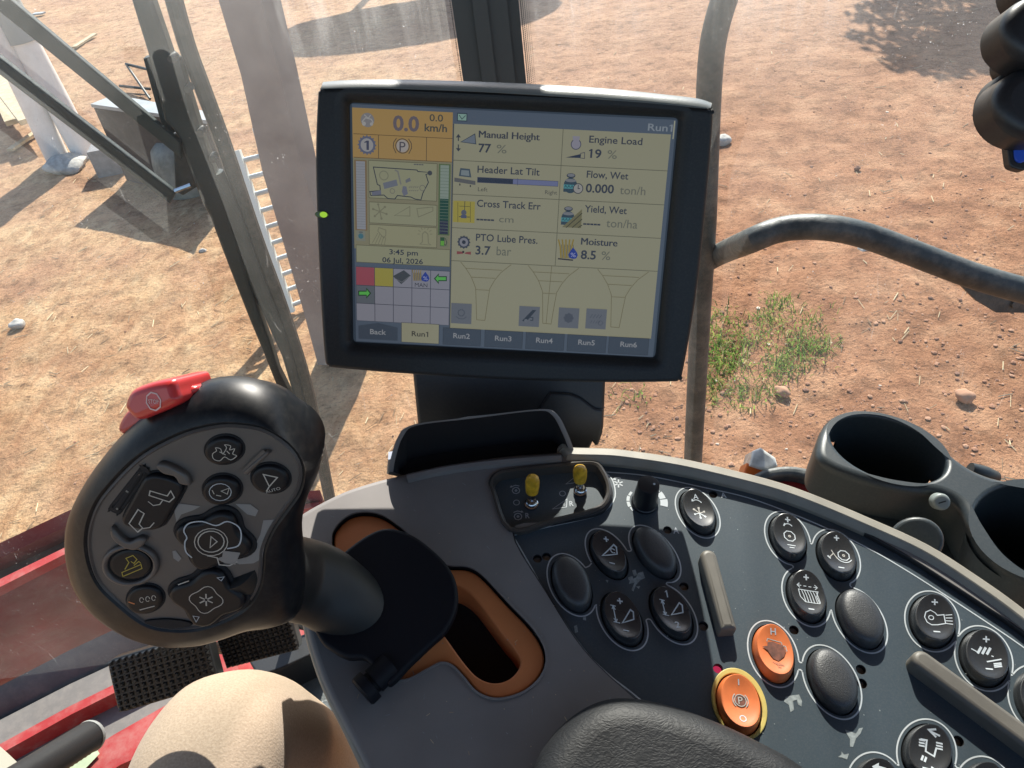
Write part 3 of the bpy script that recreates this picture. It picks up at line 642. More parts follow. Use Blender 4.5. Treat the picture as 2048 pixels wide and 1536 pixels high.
# cab shell (mostly out of frame): roof, rear wall, floor
rf = thing('cab_roof', (0, 0, 3.65), 'grey lined roof of the cab overhead', 'roof')
mb = MB(); mb.box((0, .08, 3.72), Vector((1.7, 0, 0)), Vector((0, 1.04, 0)), Vector((0, 0, .06)), M_roof); mb.build('roof_lining', rf, smooth=0)
mb = MB(); mb.box((0, -1.0, 2.4), Vector((1.7, 0, 0)), Vector((0, .03, 0)), Vector((0, 0, .46)), M_roof); tag(mb.build('cab_rear_wall', smooth=0), 'low grey rear wall of the cab behind the seat', 'wall')
ff = Frame(Vector((0, 0, 2.02)), Vector((0, 0, 1)))
fl = thing('cab_floor', (0, .4, 2.0), 'textured black cab floor right of the knee', 'floor')
mb = MB(); mb.plate(ff, [ff.px(*p) for p in [(505, 1318), (600, 1270), (760, 1200), (1500, 1200), (2000, 2600), (640, 2400), (590, 1560), (540, 1400)]], [], 0, -.05, .004, M_floor); mb.build('floor_mat', fl)
for k, (a, b_) in enumerate([((596, 1445), (640, 1430)), ((612, 1475), (665, 1455)), ((632, 1520), (690, 1500))]):
    A = ff.px(*a); B = ff.px(*b_); d = Vector((B[0] - A[0], B[1] - A[1])); q = Vector((-d.y, d.x)).normalized() * .012; d *= .8
    mb = MB(); A = Vector(A) - d; B = Vector(B) + d; mb.plate(ff, [(A - q)[:], (B - q)[:], (B + q)[:], (A + q)[:]], [], .018, -.001, .004, M_floor); mb.build('floor_rib', fl)
ft = Frame(Vector((0, 0, 2.08)), Vector((0, 0, 1)))
mb = MB(); mb.plate(ft, [ft.px(*p) for p in [(498, 1322), (600, 1275), (640, 1262), (640, 1300), (560, 1338), (515, 1352)]], [], 0, -.07, .003, M_blk); mb.build('floor_step', fl)
# pedals
def pedal(corners, o, n, lab):
    f = Frame(o, n); c = [Vector(f.px(*p)) for p in corners]; t = thing('foot_pedal', o, lab, 'pedal', 'foot pedals')
    outl = []
    for i in range(4):
        a, b_, d = c[i - 1], c[i], c[(i + 1) % 4]; r = .010; e1 = (a - b_).normalized() * r; e2 = (d - b_).normalized() * r
        for k in range(5):
            s_ = k / 4; outl.append(((b_ + e1 * (1 - s_) ** 2 + e2 * s_ ** 2))[:])
    mb = MB(); mb.plate(f, outl, [], .0, -.022, .004, M_pedal); mb.build('pedal_pad', t)
    mb = MB(); nx, ny = 15, 9
    for i in range(nx):
        for j in range(ny):
            u, v = (i + .6) / (nx + .2), (j + .6) / (ny + .2); p = c[0].lerp(c[1], u).lerp(c[3].lerp(c[2], u), v); s0 = .0028
            P = f.to(p, 0); a0 = (c[1] - c[0]).normalized() * s0; b0 = (c[3] - c[0]).normalized() * s0; A = f.u * a0.x + f.v * a0.y; B = f.u * b0.x + f.v * b0.y; Nn = f.n * .0035
            mb.add([P - A - B, P + A - B, P + A + B, P - A + B, P - A * .4 - B * .4 + Nn, P + A * .4 - B * .4 + Nn, P + A * .4 + B * .4 + Nn, P - A * .4 + B * .4 + Nn], [(0, 1, 5, 4), (1, 2, 6, 5), (2, 3, 7, 6), (3, 0, 4, 7), (4, 5, 6, 7)], M_pedal)
    mb.build('tread_studs', t, smooth=20)
    mb = MB(); cc = (c[0] + c[2]) / 2; mb.tube([f.to(cc, -.01), f.to(cc, -.06) + Vector((0, .05, -.05)), f.to(cc, -.1) + Vector((0, .12, -.2))], .009, M_blk, 10); mb.build('pedal_arm', t)
pedal([(212, 1322), (412, 1262), (440, 1368), (236, 1428)], D(325, 1345, 1.0), Vector((.05, -.75, .66)), 'larger left black foot pedal above the knee')
pedal([(428, 1268), (575, 1210), (600, 1300), (452, 1338)], D(515, 1285, 1.04), Vector((.05, -.75, .66)), 'right black foot pedal beside the console')
# textured lever grip at the bottom left
A, B = D(60, 1548, .60), D(178, 1474, .67)
gr = thing('lever_grip', A, 'black knurled lever grip with a pale end cap at the bottom left', 'lever')
ax = (B - A).normalized(); up = ax.orthogonal().normalized(); qq = ax.cross(up); A = A - ax * .12; n = 40; L = (B - A).length
mb = MB(); rings = []
for i in range(70):
    s_ = L * i / 69; rr = .0125 * (1 + .025 * math.sin(i * 3.1416)) ; rings.append([A + ax * s_ + (up * math.cos(6.2832 * k / n) + qq * math.sin(6.2832 * k / n)) * (.0128 + .0005 * ((i + k) % 2)) for k in range(n)])
mb.loft(rings, M_blk, True, True, True); mb.build('knurled_sleeve', gr, smooth=10)
mb = MB(); mb.loft([[B + ax * a + (up * math.cos(6.2832 * k / n) + qq * math.sin(6.2832 * k / n)) * r for k in range(n)] for a, r in ((0, .0135), (.002, .0138), (.004, .013), (.006, .011))], mat('grip_cap', (.30, .31, .31), .35), True, True, True); mb.build('end_cap', gr)
# ---------------------------------------------------------------- person (leg in beige trousers)
M_skin = mat('skin', (.5, .3, .22), .6)
def trouser_mat():
    m = bpy.data.materials.new('beige_cloth'); m.use_nodes = True; t = m.node_tree; b = t.nodes['Principled BSDF']; b.inputs['Roughness'].default_value = .9; b.inputs['Specular IOR Level'].default_value = .15; b.inputs['Sheen Weight'].default_value = .12
    tc = t.nodes.new('ShaderNodeTexCoord'); mp = t.nodes.new('ShaderNodeMapping'); mp.inputs['Rotation'].default_value = (.3, .4, .8); t.links.new(tc.outputs['Object'], mp.inputs[0])
    w1 = t.nodes.new('ShaderNodeTexWave'); w1.inputs['Scale'].default_value = 330; w1.inputs['Distortion'].default_value = 1.5; w1.inputs['Detail'].default_value = 2; t.links.new(mp.outputs[0], w1.inputs[0])
    n1 = t.nodes.new('ShaderNodeTexNoise'); n1.inputs['Scale'].default_value = 700; n1.inputs['Detail'].default_value = 3; t.links.new(tc.outputs['Object'], n1.inputs[0])
    r = t.nodes.new('ShaderNodeValToRGB'); r.color_ramp.elements[0].position = .32; r.color_ramp.elements[1].position = .68; r.color_ramp.elements[0].color = (.39, .30, .22, 1); r.color_ramp.elements[1].color = (.48, .38, .285, 1); t.links.new(n1.outputs[0], r.inputs[0]); t.links.new(r.outputs[0], b.inputs['Base Color'])
    ad = t.nodes.new('ShaderNodeMath'); ad.operation = 'ADD'; ad.inputs[0].default_value = 0; t.links.new(n1.outputs[0], ad.inputs[1])
    bp = t.nodes.new('ShaderNodeBump'); bp.inputs['Strength'].default_value = .5; bp.inputs['Distance'].default_value = .0006; t.links.new(ad.outputs[0], bp.inputs['Height']); t.links.new(bp.outputs[0], b.inputs['Normal']); return m
M_cloth = trouser_mat()
knee = D(436, 1464, .50)
def skinbody(name, verts, edges, radii, m, parent, sub=2):
    me = bpy.data.meshes.new(name); me.from_pydata([v[:] for v in verts], edges, []); o = bpy.data.objects.new(name, me); COL.objects.link(o)
    sk = o.modifiers.new('skin', 'SKIN')
    for i, r in enumerate(radii): me.skin_vertices[0].data[i].radius = (r, r) if not hasattr(r, '__len__') else r
    me.skin_vertices[0].data[0].use_root = True
    ss = o.modifiers.new('s', 'SUBSURF'); ss.levels = sub; ss.render_levels = sub
    dg = bpy.context.evaluated_depsgraph_get(); m2 = bpy.data.meshes.new_from_object(o.evaluated_get(dg)); bpy.data.objects.remove(o); bpy.data.meshes.remove(me)
    
    if name == 'trousers':
        for v in m2.vertices:
            c = v.co; w_ = noise.noise(Vector((c.x * 9, c.y * 22 + c.x * 14, c.z * 22))) * .0022 + noise.noise(Vector((c.x * 40, c.y * 14, c.z * 40))) * .0008
            v.co = c + v.normal * w_
    m2.materials.clear(); m2.materials.append(m); m2.polygons.foreach_set('use_smooth', [True] * len(m2.polygons)); m2.polygons.foreach_set('material_index', [0] * len(m2.polygons))
    o = bpy.data.objects.new(name, m2); COL.objects.link(o); o.parent = parent; o.matrix_parent_inverse = Matrix.Translation(-parent.location); return o
pn = thing('person', (knee.x, knee.y - .25, 2.0), 'seated person whose knee in beige trousers shows at the bottom', 'person')
hip = Vector((knee.x - .05, knee.y - .42, knee.z - .12)); k2 = hip + Vector((-.20, 0, 0)); hipc = (hip + k2) / 2
kL = knee + Vector((-.42, -.04, -.02))
vs = [hipc + Vector((0, -.03, 0)), hip, hip.lerp(knee, .35), hip.lerp(knee, .7), knee + Vector((0, -.045, 0)), knee, knee + Vector((.0, .025, -.05)), knee + Vector((.0, .05, -.2)), knee + Vector((0, .08, -.48)),
      k2, k2.lerp(kL, .5), kL, kL + Vector((0, .05, -.2)), kL + Vector((0, .08, -.42)), hipc + Vector((0, -.08, .18)), hipc + Vector((0, -.1, .36))]
ed = [(0, 1), (1, 2), (2, 3), (3, 4), (4, 5), (5, 6), (6, 7), (7, 8), (0, 9), (9, 10), (10, 11), (11, 12), (12, 13), (0, 14), (14, 15)]
skinbody('trousers', vs, ed, [.12, .074, .060, .053, .051, .049, .048, .06, .055, .11, .098, .075, .062, .052, (.17, .11), (.18, .10)], M_cloth, pn, 4)
for kk in (knee, kL):
    a = kk + Vector((0, .09, -.52)); skinbody('shoe', [a, a + Vector((0, .10, -.03)), a + Vector((0, .2, -.035))], [(0, 1), (1, 2)], [.045, .04, .032], M_leather, pn)
# ================================================================ CONSOLE
# plane of the button panel: found from where the monitor's shadow falls on it
PN = Vector((math.tan(R_(5)), -math.tan(R_(10)), 1)).normalized()
mbp = ip(1365, 765, Vector((0.011, 0.471, 2.848)) + Vector((-0.081, -0.915, 0.395)) * .005, Vector((-0.081, -0.915, 0.395)))
P0 = ip(1375, 1045, Vector((.107, .343, 2.678)), PN)
PF = Frame(P0, PN)
TOP = .004            # console skin above the button film
cs = thing('control_console', P0, 'grey armrest console with button panel, orange gate and tray', 'console')
def pp(l, h=0.0, fr=None): return [(fr or PF).px(x, y, h) for x, y in l]
outer = [(590, 1062), (593, 1040), (601, 1026), (640, 1003), (690, 979), (745, 961), (800, 947), (900, 925), (1000, 910), (1080, 903), (1150, 899), (1220, 902), (1280, 909), (1340, 918), (1400, 930), (1500, 954), (1570, 974), (1640, 1000), (1730, 1038), (1850, 1093), (1960, 1163), (2048, 1227), (2200, 1350), (2300, 1600), (2300, 2000), (900, 2000), (800, 1780), (737, 1560), (690, 1460), (650, 1380), (624, 1310), (606, 1240), (595, 1160), (590, 1110)]
panel = [(1028, 1064), (1105, 1046), (1190, 1028), (1216, 1012), (1226, 990), (1221, 965), (1208, 940), (1200, 920), (1300, 932), (1408, 951), (1498, 970), (1590, 1002), (1670, 1035), (1745, 1074), (1820, 1116), (1895, 1164), (1970, 1213), (2045, 1264), (2200, 1390), (2260, 1600), (2200, 1900), (1500, 1900), (1400, 1520), (1268, 1392), (1215, 1345), (1160, 1285), (1100, 1192)]
gate = [(663, 1085), (668, 1058), (691, 1034), (722, 1024), (762, 1029), (804, 1056), (850, 1098), (880, 1124), (901, 1131), (935, 1133), (965, 1150), (1015, 1203), (1068, 1259), (1091, 1304), (1085, 1346), (1049, 1382), (997, 1397), (956, 1385), (927, 1353), (905, 1331), (882, 1325), (857, 1337), (810, 1360), (770, 1350), (720, 1300), (690, 1240), (672, 1160)]
tog = [(990, 985), (985, 965), (998, 950), (1025, 944), (1080, 938), (1140, 932), (1186, 930), (1203, 946), (1214, 972), (1212, 996), (1190, 1018), (1105, 1040), (1022, 1058)]
slot = [(880, 1215), (890, 1185), (905, 1172), (925, 1177), (952, 1199), (1000, 1262), (1036, 1308), (1039, 1333), (1020, 1357), (990, 1366), (958, 1356), (930, 1328), (895, 1280), (870, 1245)]
outs = [p for p in spline(pp(outer, TOP), 5)]
pans = spline(pp(panel, TOP), 5)
# keep the sharp corner of the panel at the toggle recess
gates = spline(pp(gate, TOP), 5); togs = spline(pp(tog, TOP), 4)
mb = MB(); mb.plate(PF, outs, [pans, gates, togs], TOP, -.16, .0045, M_char, wall=M_rim, hole_bot=-.03, hmat=M_gap, hbev=.0012, nb=5, bottom=True)
body = mb.build('console_body', cs)
# taupe rim that follows the far edge
rimc = spline(pp([(1142, 900), (1150, 902), (1220, 904), (1280, 911), (1340, 920), (1400, 932), (1500, 956), (1570, 976), (1640, 1002), (1730, 1040), (1850, 1095), (1960, 1165), (2048, 1229), (2200, 1352)], TOP), 5, False)
def sweep(mb, fr, path, prof, m, capends=True):
    rings = []; n = len(path)
    for i, p in enumerate(path):
        a = Vector(path[max(i - 1, 0)]); c = Vector(path[min(i + 1, n - 1)]); t = (c - a).normalized(); nn = Vector((t.y, -t.x))   # towards the operator
        rings.append([fr.to((Vector(p) + nn * d)[:], h) for d, h in prof])
    mb.loft(rings, m, True, capends, capends)
mb = MB(); sweep(mb, PF, rimc, [(-.003, -.02), (-.0035, .001), (-.002, .0055), (.000, .0075), (.006, .0085), (.0070, .0080), (.0080, .0068), (.0102, .0030), (.0104, -.02)], M_rim); mb.build('taupe_rim', cs, smooth=28)
riml = spline(pp([(800, 1700), (737, 1562), (690, 1462), (650, 1382), (624, 1312), (605, 1240), (593, 1160), (589, 1110), (588, 1062), (592, 1040), (601, 1027), (640, 1005), (690, 981), (745, 963), (800, 949)], TOP), 5, False)
mb = MB(); sweep(mb, PF, riml, [(-.001, -.02), (-.0012, -.001), (.000, .0012), (.002, .0020), (.0058, .0014), (.0075, .0002), (.0078, -.02)], M_rim); mb.build('lit_edge_strip', cs, smooth=40)  # left edge strip paler, the light on the chamfer put into its colour
# gate: orange surround set into the top, with the black slot
mb = MB(); gin = inset(ccw(gates), .0012); mb.plate(PF, gin, [spline(pp(slot, .001), 5)], .0012, -.03, .0012, M_orange, hole_bot=-.028, nb=3); mb.build('orange_gate', cs)
mb = MB(); mb.poly(PF, spline(pp([(x, y) for x, y in slot], .001), 3), -.024, M_void); mb.build('gate_slot_floor', cs, smooth=0)
mb = MB(); sweep(mb, PF, gates + [gates[0]], [(-.0012, .0035), (-.0012, .0048), (.0002, .0048), (.0004, .0035)], M_char); mb.build('gate_lip', cs, smooth=40)
# toggle recess
TFh = -.003
mb = MB(); mb.plate(PF, inset(ccw(togs), -.0005), [], TFh, -.02, .0005, M_panel)
def icond(c, r, wd, m, n=8, h=TFh + .0002, mb=None, rot=0):
    mb.line(PF, [(c[0] + r * math.cos(6.2832 * k / n + rot), c[1] + r * math.sin(6.2832 * k / n + rot)) for k in range(n)], wd, h, m, True)
h_ = TFh + .0002
for (x, y) in ((1032, 981), (1036, 1033)):
    c = pp([(x, y)], h_)[0]; icond(c, .0027, .0006, M_pw, 8, h_, mb); icond(c, .0007, .0006, M_pw, 6, h_, mb)
    mb.line(PF, [(c[0] - .0028, c[1] + .0036), (c[0], c[1] + .0045), (c[0] + .0028, c[1] + .0036)], .0006, h_, M_pw)
    s_ = -1 if y < 1000 else 1; mb.poly(PF, [(c[0] + s_ * .0042, c[1] + .0030), (c[0] + s_ * .0022, c[1] + .0030), (c[0] + s_ * .0030, c[1] + .0048)], h_, M_pw)
for (x, y) in ((1033, 1005), (1125, 987)): icond(pp([(x, y)], h_)[0], .0021, .0005, M_pw, 16, h_, mb)
for (x, y) in ((1055, 1031), (1143, 1007)): mb.text(PF, 'R', pp([(x, y)], h_)[0], .0030, .0042, h_, M_pw, -.05, .02, True)
tri = pp([(1105, 1018), (1134, 998), (1133, 1014)], h_); mb.line(PF, tri, .0006, h_, M_pw, True)
tri = pp([(1132, 968), (1155, 950), (1153, 965)], h_); mb.line(PF, tri, .0006, h_, M_pw, True)
mb.text(PF, '5', pp([(1128, 1009)], h_)[0], .0018, .0022, h_, M_pw, 0, 0, True)
mb.build('toggle_plate', cs)
mb = MB(); sweep(mb, PF, togs + [togs[0]], [(-.0026, .0030), (-.0026, .0056), (-.001, .0064), (.0006, .0056), (.0012, .0030), (.0012, -.01)], mat('rim_gloss', (.055, .05, .045), .3, bump=.2, bscale=1200)); mb.build('toggle_rim', cs, smooth=40)
def toggle(bx, by, tx, ty, lab):
    b = PF.to(pp([(bx, by)], TFh)[0], TFh); t = ip(tx, ty, b, Vector((RM.col[2][0], RM.col[2][1], 0)).normalized()); d = (t - b).normalized(); L = (t - b).length
    up = d.orthogonal().normalized(); q = d.cross(up); n = 20; top = None
    for prof, m, ax, u_, q_, nm in (([(0, .0048), (.0022, .0048), (.0026, .0040), (.0045, .0040), (.0050, .0034), (.006, .0030)], M_chrome, PF.n, PF.u, PF.v, 'toggle_switch'),
        ([(0, .0022), (L * .55, .0024), (L * .62, .0026)], M_chrome, d, up, q, 'lever_stem'),
        ([(L * .50, .0030), (L * .56, .0044), (L * .75, .0049), (L * .98, .0050), (L * 1.12, .0042), (L * 1.18, .0022)], M_yel, d, up, q, 'yellow_tip')):
        mb = MB(); mb.loft([[b + ax * a + (u_ * math.cos(6.2832 * k / n) + q_ * math.sin(6.2832 * k / n)) * r for k in range(n)] for a, r in prof], m, True, True, True)
        if top is None: top = mb.build(nm, cs); top['label'] = lab
        else: x = mb.build(nm, None); x.parent = top
toggle(1063, 1010, 1065, 962, 'nearer yellow tipped toggle'); toggle(1160, 984, 1160, 942, 'farther yellow tipped toggle')
# button film with real indicator holes
leds = [(1075, 1117), (1093, 1113), (1335, 1060), (1426, 989), (1368, 1173), (1407, 1252), (1436, 1337), (1588, 1260), (1722, 1339), (1724, 1367), (1917, 1482)]
pf2 = inset(ccw(spline(pp(panel, 0), 5)), -.002)
BTN = [('fan_auto', 1395, 1026, 36, 43, 12, 'rock', 'black rocker with a white fan symbol and A'), ('raise', 1217, 1112, 38, 46, 14, 'rock', 'black rocker with plus, minus and a header symbol'),
 ('blank', 1309, 1108, 43, 49, 17, 'blank', 'blank oval cover right of the header rocker'), ('blank', 1143, 1170, 40, 54, 11, 'blank', 'blank oval cover at the left end of the panel'),
 ('height', 1244, 1239, 42, 53, 12, 'rock', 'black rocker with plus and minus beside a height symbol'), ('onetwo', 1342, 1228, 43, 52, 14, 'rock', 'black rocker marked 1 and 2'),
 ('drum', 1575, 1077, 37, 46, 9, 'rock', 'black rocker with a rotor speed symbol'), ('drumgap', 1672, 1114, 39, 47, 9, 'rock', 'black rocker with a rotor gap symbol'),
 ('concave', 1612, 1194, 39, 51, 9, 'rock', 'black rocker with a curved grid symbol'), ('blank', 1718, 1240, 46, 57, 13, 'blank', 'rough blank oval cover right of the grid rocker'),
 ('engine', 1546, 1308, 41, 57, 8, 'orange', 'orange rocker marked H and L with a worn engine symbol'), ('blank', 1663, 1364, 49, 64, 12, 'blank', 'large rough blank oval cover beside the orange H rocker'),
 ('park', 1477, 1410, 44, 60, 7, 'orange', 'orange parking brake rocker in a yellow ring'), ('blower', 1864, 1243, 45, 52, 4, 'rock', 'black rocker with a blower symbol'),
 ('sieve', 1967, 1317, 48, 56, 6, 'rock', 'black rocker with slanted sieve bars'), ('side', 2074, 1398, 48, 58, 6, 'rock', 'black rocker cut off by the right edge'),
 ('unload', 1853, 1506, 49, 57, 1, 'rock', 'black rocker with stepped auger symbols and arrows'), ('arrow', 1752, 1574, 48, 58, 3, 'rock', 'black rocker with a white arrow at the bottom edge'), ('corner', 1968, 1582, 48, 58, 3, 'rock', 'black rocker at the bottom right corner')]
def ell(cx, cy, hw, hh, tilt, grow=0.0, h=0.0, n=40):
    """tilted ellipse traced in pixels -> panel coords: returns centre, minor vector, major vector"""
    th = R_(tilt); c2, s2 = math.cos(th) ** 2, math.sin(th) ** 2
    a = math.sqrt(max(1, (hw * hw * c2 - hh * hh * s2) / (c2 - s2))); b = math.sqrt(max(1, (hh * hh * c2 - hw * hw * s2) / (c2 - s2)))
    C0 = Vector(PF.px(cx, cy, h)); A = Vector(PF.px(cx + a * math.cos(th), cy + a * math.sin(th), h)) - C0; B = Vector(PF.px(cx - b * math.sin(th) * 1.0, cy - b * math.cos(th), h)) - C0
    A2 = (Vector(PF.px(cx + a * math.cos(th), cy + a * math.sin(th), h)) - Vector(PF.px(cx - a * math.cos(th), cy - a * math.sin(th), h))) / 2
    B2 = (Vector(PF.px(cx - b * math.sin(th), cy - b * math.cos(th), h)) - Vector(PF.px(cx + b * math.sin(th), cy + b * math.cos(th), h))) / 2
    cc = (Vector(PF.px(cx + a * math.cos(th), cy + a * math.sin(th), h)) + Vector(PF.px(cx - a * math.cos(th), cy - a * math.sin(th), h)) + Vector(PF.px(cx - b * math.sin(th), cy - b * math.cos(th), h)) + Vector(PF.px(cx + b * math.sin(th), cy + b * math.cos(th), h))) / 4
    A2 = A2 * (1 + grow / A2.length); B2 = B2 * (1 + grow / B2.length); return cc, A2, B2
def eloop(e, n=44): return [(e[0] + e[1] * math.cos(6.2832 * k / n) + e[2] * math.sin(6.2832 * k / n))[:] for k in range(n)]
holes = []
for x, y in leds:
    c = pp([(x, y)])[0]; holes.append([(c[0] + .0029 * math.cos(6.2832 * k / 16), c[1] + .0029 * math.sin(6.2832 * k / 16)) for k in range(16)])
bh = [eloop(ell(b[1], b[2], b[3], b[4], b[5], .0007)) for b in BTN if b[2] < 1560 and b[1] < 2060]
mb = MB(); mb.plate(PF, pf2, holes + bh, 0, -.012, .0002, M_panel, hole_bot=-.006, hmat=M_gap, hbev=.00015, nb=1); mb.build('button_film', cs, smooth=0)
for i, (x, y) in enumerate(leds):
    m = mat('led_red', (.5, .02, .08), .3, emis=((.8, .05, .15), .25)) if i == 6 else mat('led_grey', (.30, .30, .29), .4)
    mb = MB(); c = pp([(x, y)])[0]; mb.plate(PF, [(c[0] + .0031 * math.cos(6.2832 * k / 16), c[1] + .0031 * math.sin(6.2832 * k / 16)) for k in range(16)], [], -.0032, -.006, .001, m, crown=lambda u, v: 0)
    o = mb.build('indicator_light', cs)
    if i == 6: o['label'] = 'red indicator light above the parking rocker'
# printed white outlines
mb = MB(); WL = .00085; HL = .0002
border = spline(pp([(1026, 1071), (1100, 1053), (1186, 1034), (1214, 1018), (1230, 994), (1226, 962), (1210, 944)], HL), 4, False) + spline(pp([(1212, 944), (1297, 952), (1408, 975), (1498, 996), (1588, 1029), (1670, 1064), (1745, 1101), (1820, 1145), (1895, 1193), (1970, 1242), (2045, 1293), (2150, 1372)], HL), 4, False)
mb.line(PF, border, WL, HL, M_wht)
mb.line(PF, spline(pp([(1026, 1071), (1060, 1130), (1105, 1208), (1165, 1295), (1215, 1347), (1262, 1384), (1330, 1440)], HL), 5, False), WL, HL, M_wht)
def ring(idx): b = BTN[idx]; return ell(b[1], b[2] - 1, b[3], b[4], b[5], .0030)
def insidepoly(p, poly):
    c = False; n = len(poly)
    for i in range(n):
        a, b_ = poly[i], poly[i - 1]
        if (a[1] > p[1]) != (b_[1] > p[1]) and p[0] < (b_[0] - a[0]) * (p[1] - a[1]) / (b_[1] - a[1]) + a[0]: c = not c
    return c
clusters = [([3, 1, 2, 5, 4], [(3, 1), (1, 2), (2, 5), (5, 4), (4, 3)]), ([6, 7, 9, 8], [(6, 7), (7, 9), (9, 8), (8, 6)]), ([10, 11], [(10, 11)]), ([13, 14, 15], [(13, 14), (14, 15)]), ([17, 16, 18], [(17, 16), (16, 18)]), ([0], [])]
GW = .0028
for mem, pairs in clusters:
    rg = {i: ring(i) for i in mem}; cen = [rg[i][0] for i in mem]; closed = len(mem) > 3; cc = sum(cen, Vector((0, 0))) / len(cen)
    for i in mem:
        e = rg[i]; n = 160; keep = []
        for k in range(n):
            p = e[0] + e[1] * math.cos(6.2832 * k / n) + e[2] * math.sin(6.2832 * k / n); ok = True
            if closed and insidepoly(p, cen): ok = False
            for a, b_ in pairs:
                if i in (a, b_):
                    j = b_ if i == a else a; d = (rg[j][0] - e[0]).normalized(); r = p - e[0]
                    if r.dot(d) > 0 and abs(r.x * -d.y + r.y * d.x) < GW: ok = False
            keep.append((p, ok))
        if all(k[1] for k in keep): mb.line(PF, [k[0] for k in keep], WL, HL, M_wht, True); continue
        st = next(k for k in range(n) if keep[k][1] and not keep[k - 1][1]); run = []
        for k in range(n + 1):
            p, ok = keep[(st + k) % n]
            if ok and k < n: run.append(p)
            elif run:
                if len(run) > 2: mb.line(PF, run, WL, HL, M_wht)
                run = []
    for a, b_ in pairs:
        ea, eb = rg[a], rg[b_]; d = (eb[0] - ea[0]).normalized(); q = Vector((-d.y, d.x))
        for s_ in (1, -1):
            if closed and (q * s_).dot(cc - (ea[0] + eb[0]) / 2) > 0: continue
            def hit(e, dd, o_):
                best = None; bd = 9
                for k in range(400):
                    p = e[0] + e[1] * math.cos(6.2832 * k / 400) + e[2] * math.sin(6.2832 * k / 400); r = p - e[0]
                    if r.dot(dd) > 0 and abs(r.dot(q) - o_) < bd: bd = abs(r.dot(q) - o_); best = p
                return best
            A = hit(ea, d, s_ * GW); B = hit(eb, -d, s_ * GW)
            if (B - A).dot(d) < .0004: continue
            M0 = (A + B) / 2 - q * s_ * .0006; mb.line(PF, [A, M0, B], WL, HL, M_wht)
# dial scale, fan symbol, letters
kc = pp([(1290, 1003)], HL)[0]
for a0, a1, r0, r1 in ((-22, 2, .0108, .0160), (5, 28, .0108, .0152), (31, 52, .0108, .0144), (152, 172, .0108, .0130), (175, 195, .0108, .0130), (198, 214, .0108, .0124), (132, 149, .0108, .0126)):
    a = arc(kc, r1, a0, a1, 6); b_ = arc(kc, r0, a0, a1, 6); mb.poly(PF, a + b_[::-1], HL, M_wht)
fc = Vector(pp([(1237, 967)], HL)[0])
for k in range(6):
    a = k * 1.047 + .35; d = Vector((math.cos(a), math.sin(a))); mb.line(PF, [fc + d * .0008, fc + d * .0034], .0010, HL, M_wht)
mb.line(PF, arc(fc, .0050, 60, 115, 5), .0007, HL, M_wht); c = arc(fc, .0050, 115, 115, 1)[0]; mb.poly(PF, [(c[0] - .0016, c[1] - .0006), (c[0] + .0008, c[1] + .0012), (c[0] + .0008, c[1] - .0016)], HL, M_wht)
mb.text(PF, 'A', pp([(1352, 1061)], HL)[0], .0040, .0046, HL, M_pw, -.1, .02, True); mb.text(PF, 'A', pp([(1447, 990)], HL)[0], .0038, .0042, HL, M_wht, -.1, .02, True)
mb.build('printed_outlines', cs, smooth=0, recalc=False)
# glue residue marks
def blob(pts):
    mb = MB(); mb.poly(PF, pp(pts, HL), HL, M_glue); mb.build('glue_mark', cs, smooth=0, recalc=False)
blob([(1571, 1394), (1583, 1391), (1598, 1389), (1604, 1402), (1603, 1413), (1596, 1409), (1594, 1399), (1586, 1402), (1588, 1420), (1581, 1424), (1578, 1410), (1568, 1403)])
blob([(1690, 1459), (1701, 1463), (1712, 1467), (1718, 1457), (1726, 1455), (1721, 1467), (1712, 1477), (1706, 1494), (1700, 1493), (1700, 1478), (1694, 1468)])
blob([(1683, 1503), (1688, 1509), (1698, 1507), (1694, 1519), (1684, 1515), (1676, 1514), (1683, 1509)])
blob([(1264, 1141), (1271, 1139), (1274, 1150), (1268, 1152)]); blob([(1276, 1146), (1286, 1143), (1290, 1156), (1281, 1160), (1272, 1170), (1267, 1183), (1263, 1180), (1269, 1165), (1258, 1168), (1260, 1160), (1272, 1155)])
blob([(1256, 1155), (1265, 1152), (1266, 1159), (1258, 1161)]); blob([(1272, 1173), (1280, 1172), (1278, 1178)]); blob([(1166, 1232), (1172, 1229), (1172, 1241), (1166, 1240)]); blob([(1148, 1252), (1154, 1250), (1156, 1264), (1150, 1266)]); blob([(1211, 1160), (1217, 1160), (1215, 1166)])
mb = MB()
for k in range(110):
    x, y = random.uniform(1060, 2040), random.uniform(1000, 1530)
    c = Vector(pp([(x, y)], HL)[0]); r = random.uniform(.00015, .0004)
    if insidepoly(c, pans): mb.poly(PF, [(c[0] + r * math.cos(a * 1.26), c[1] + r * 1.2 * math.sin(a * 1.26)) for a in range(5)], HL, M_glue)
o = mb.build('dust_specks', cs, smooth=0, recalc=False); o['kind'] = 'stuff'
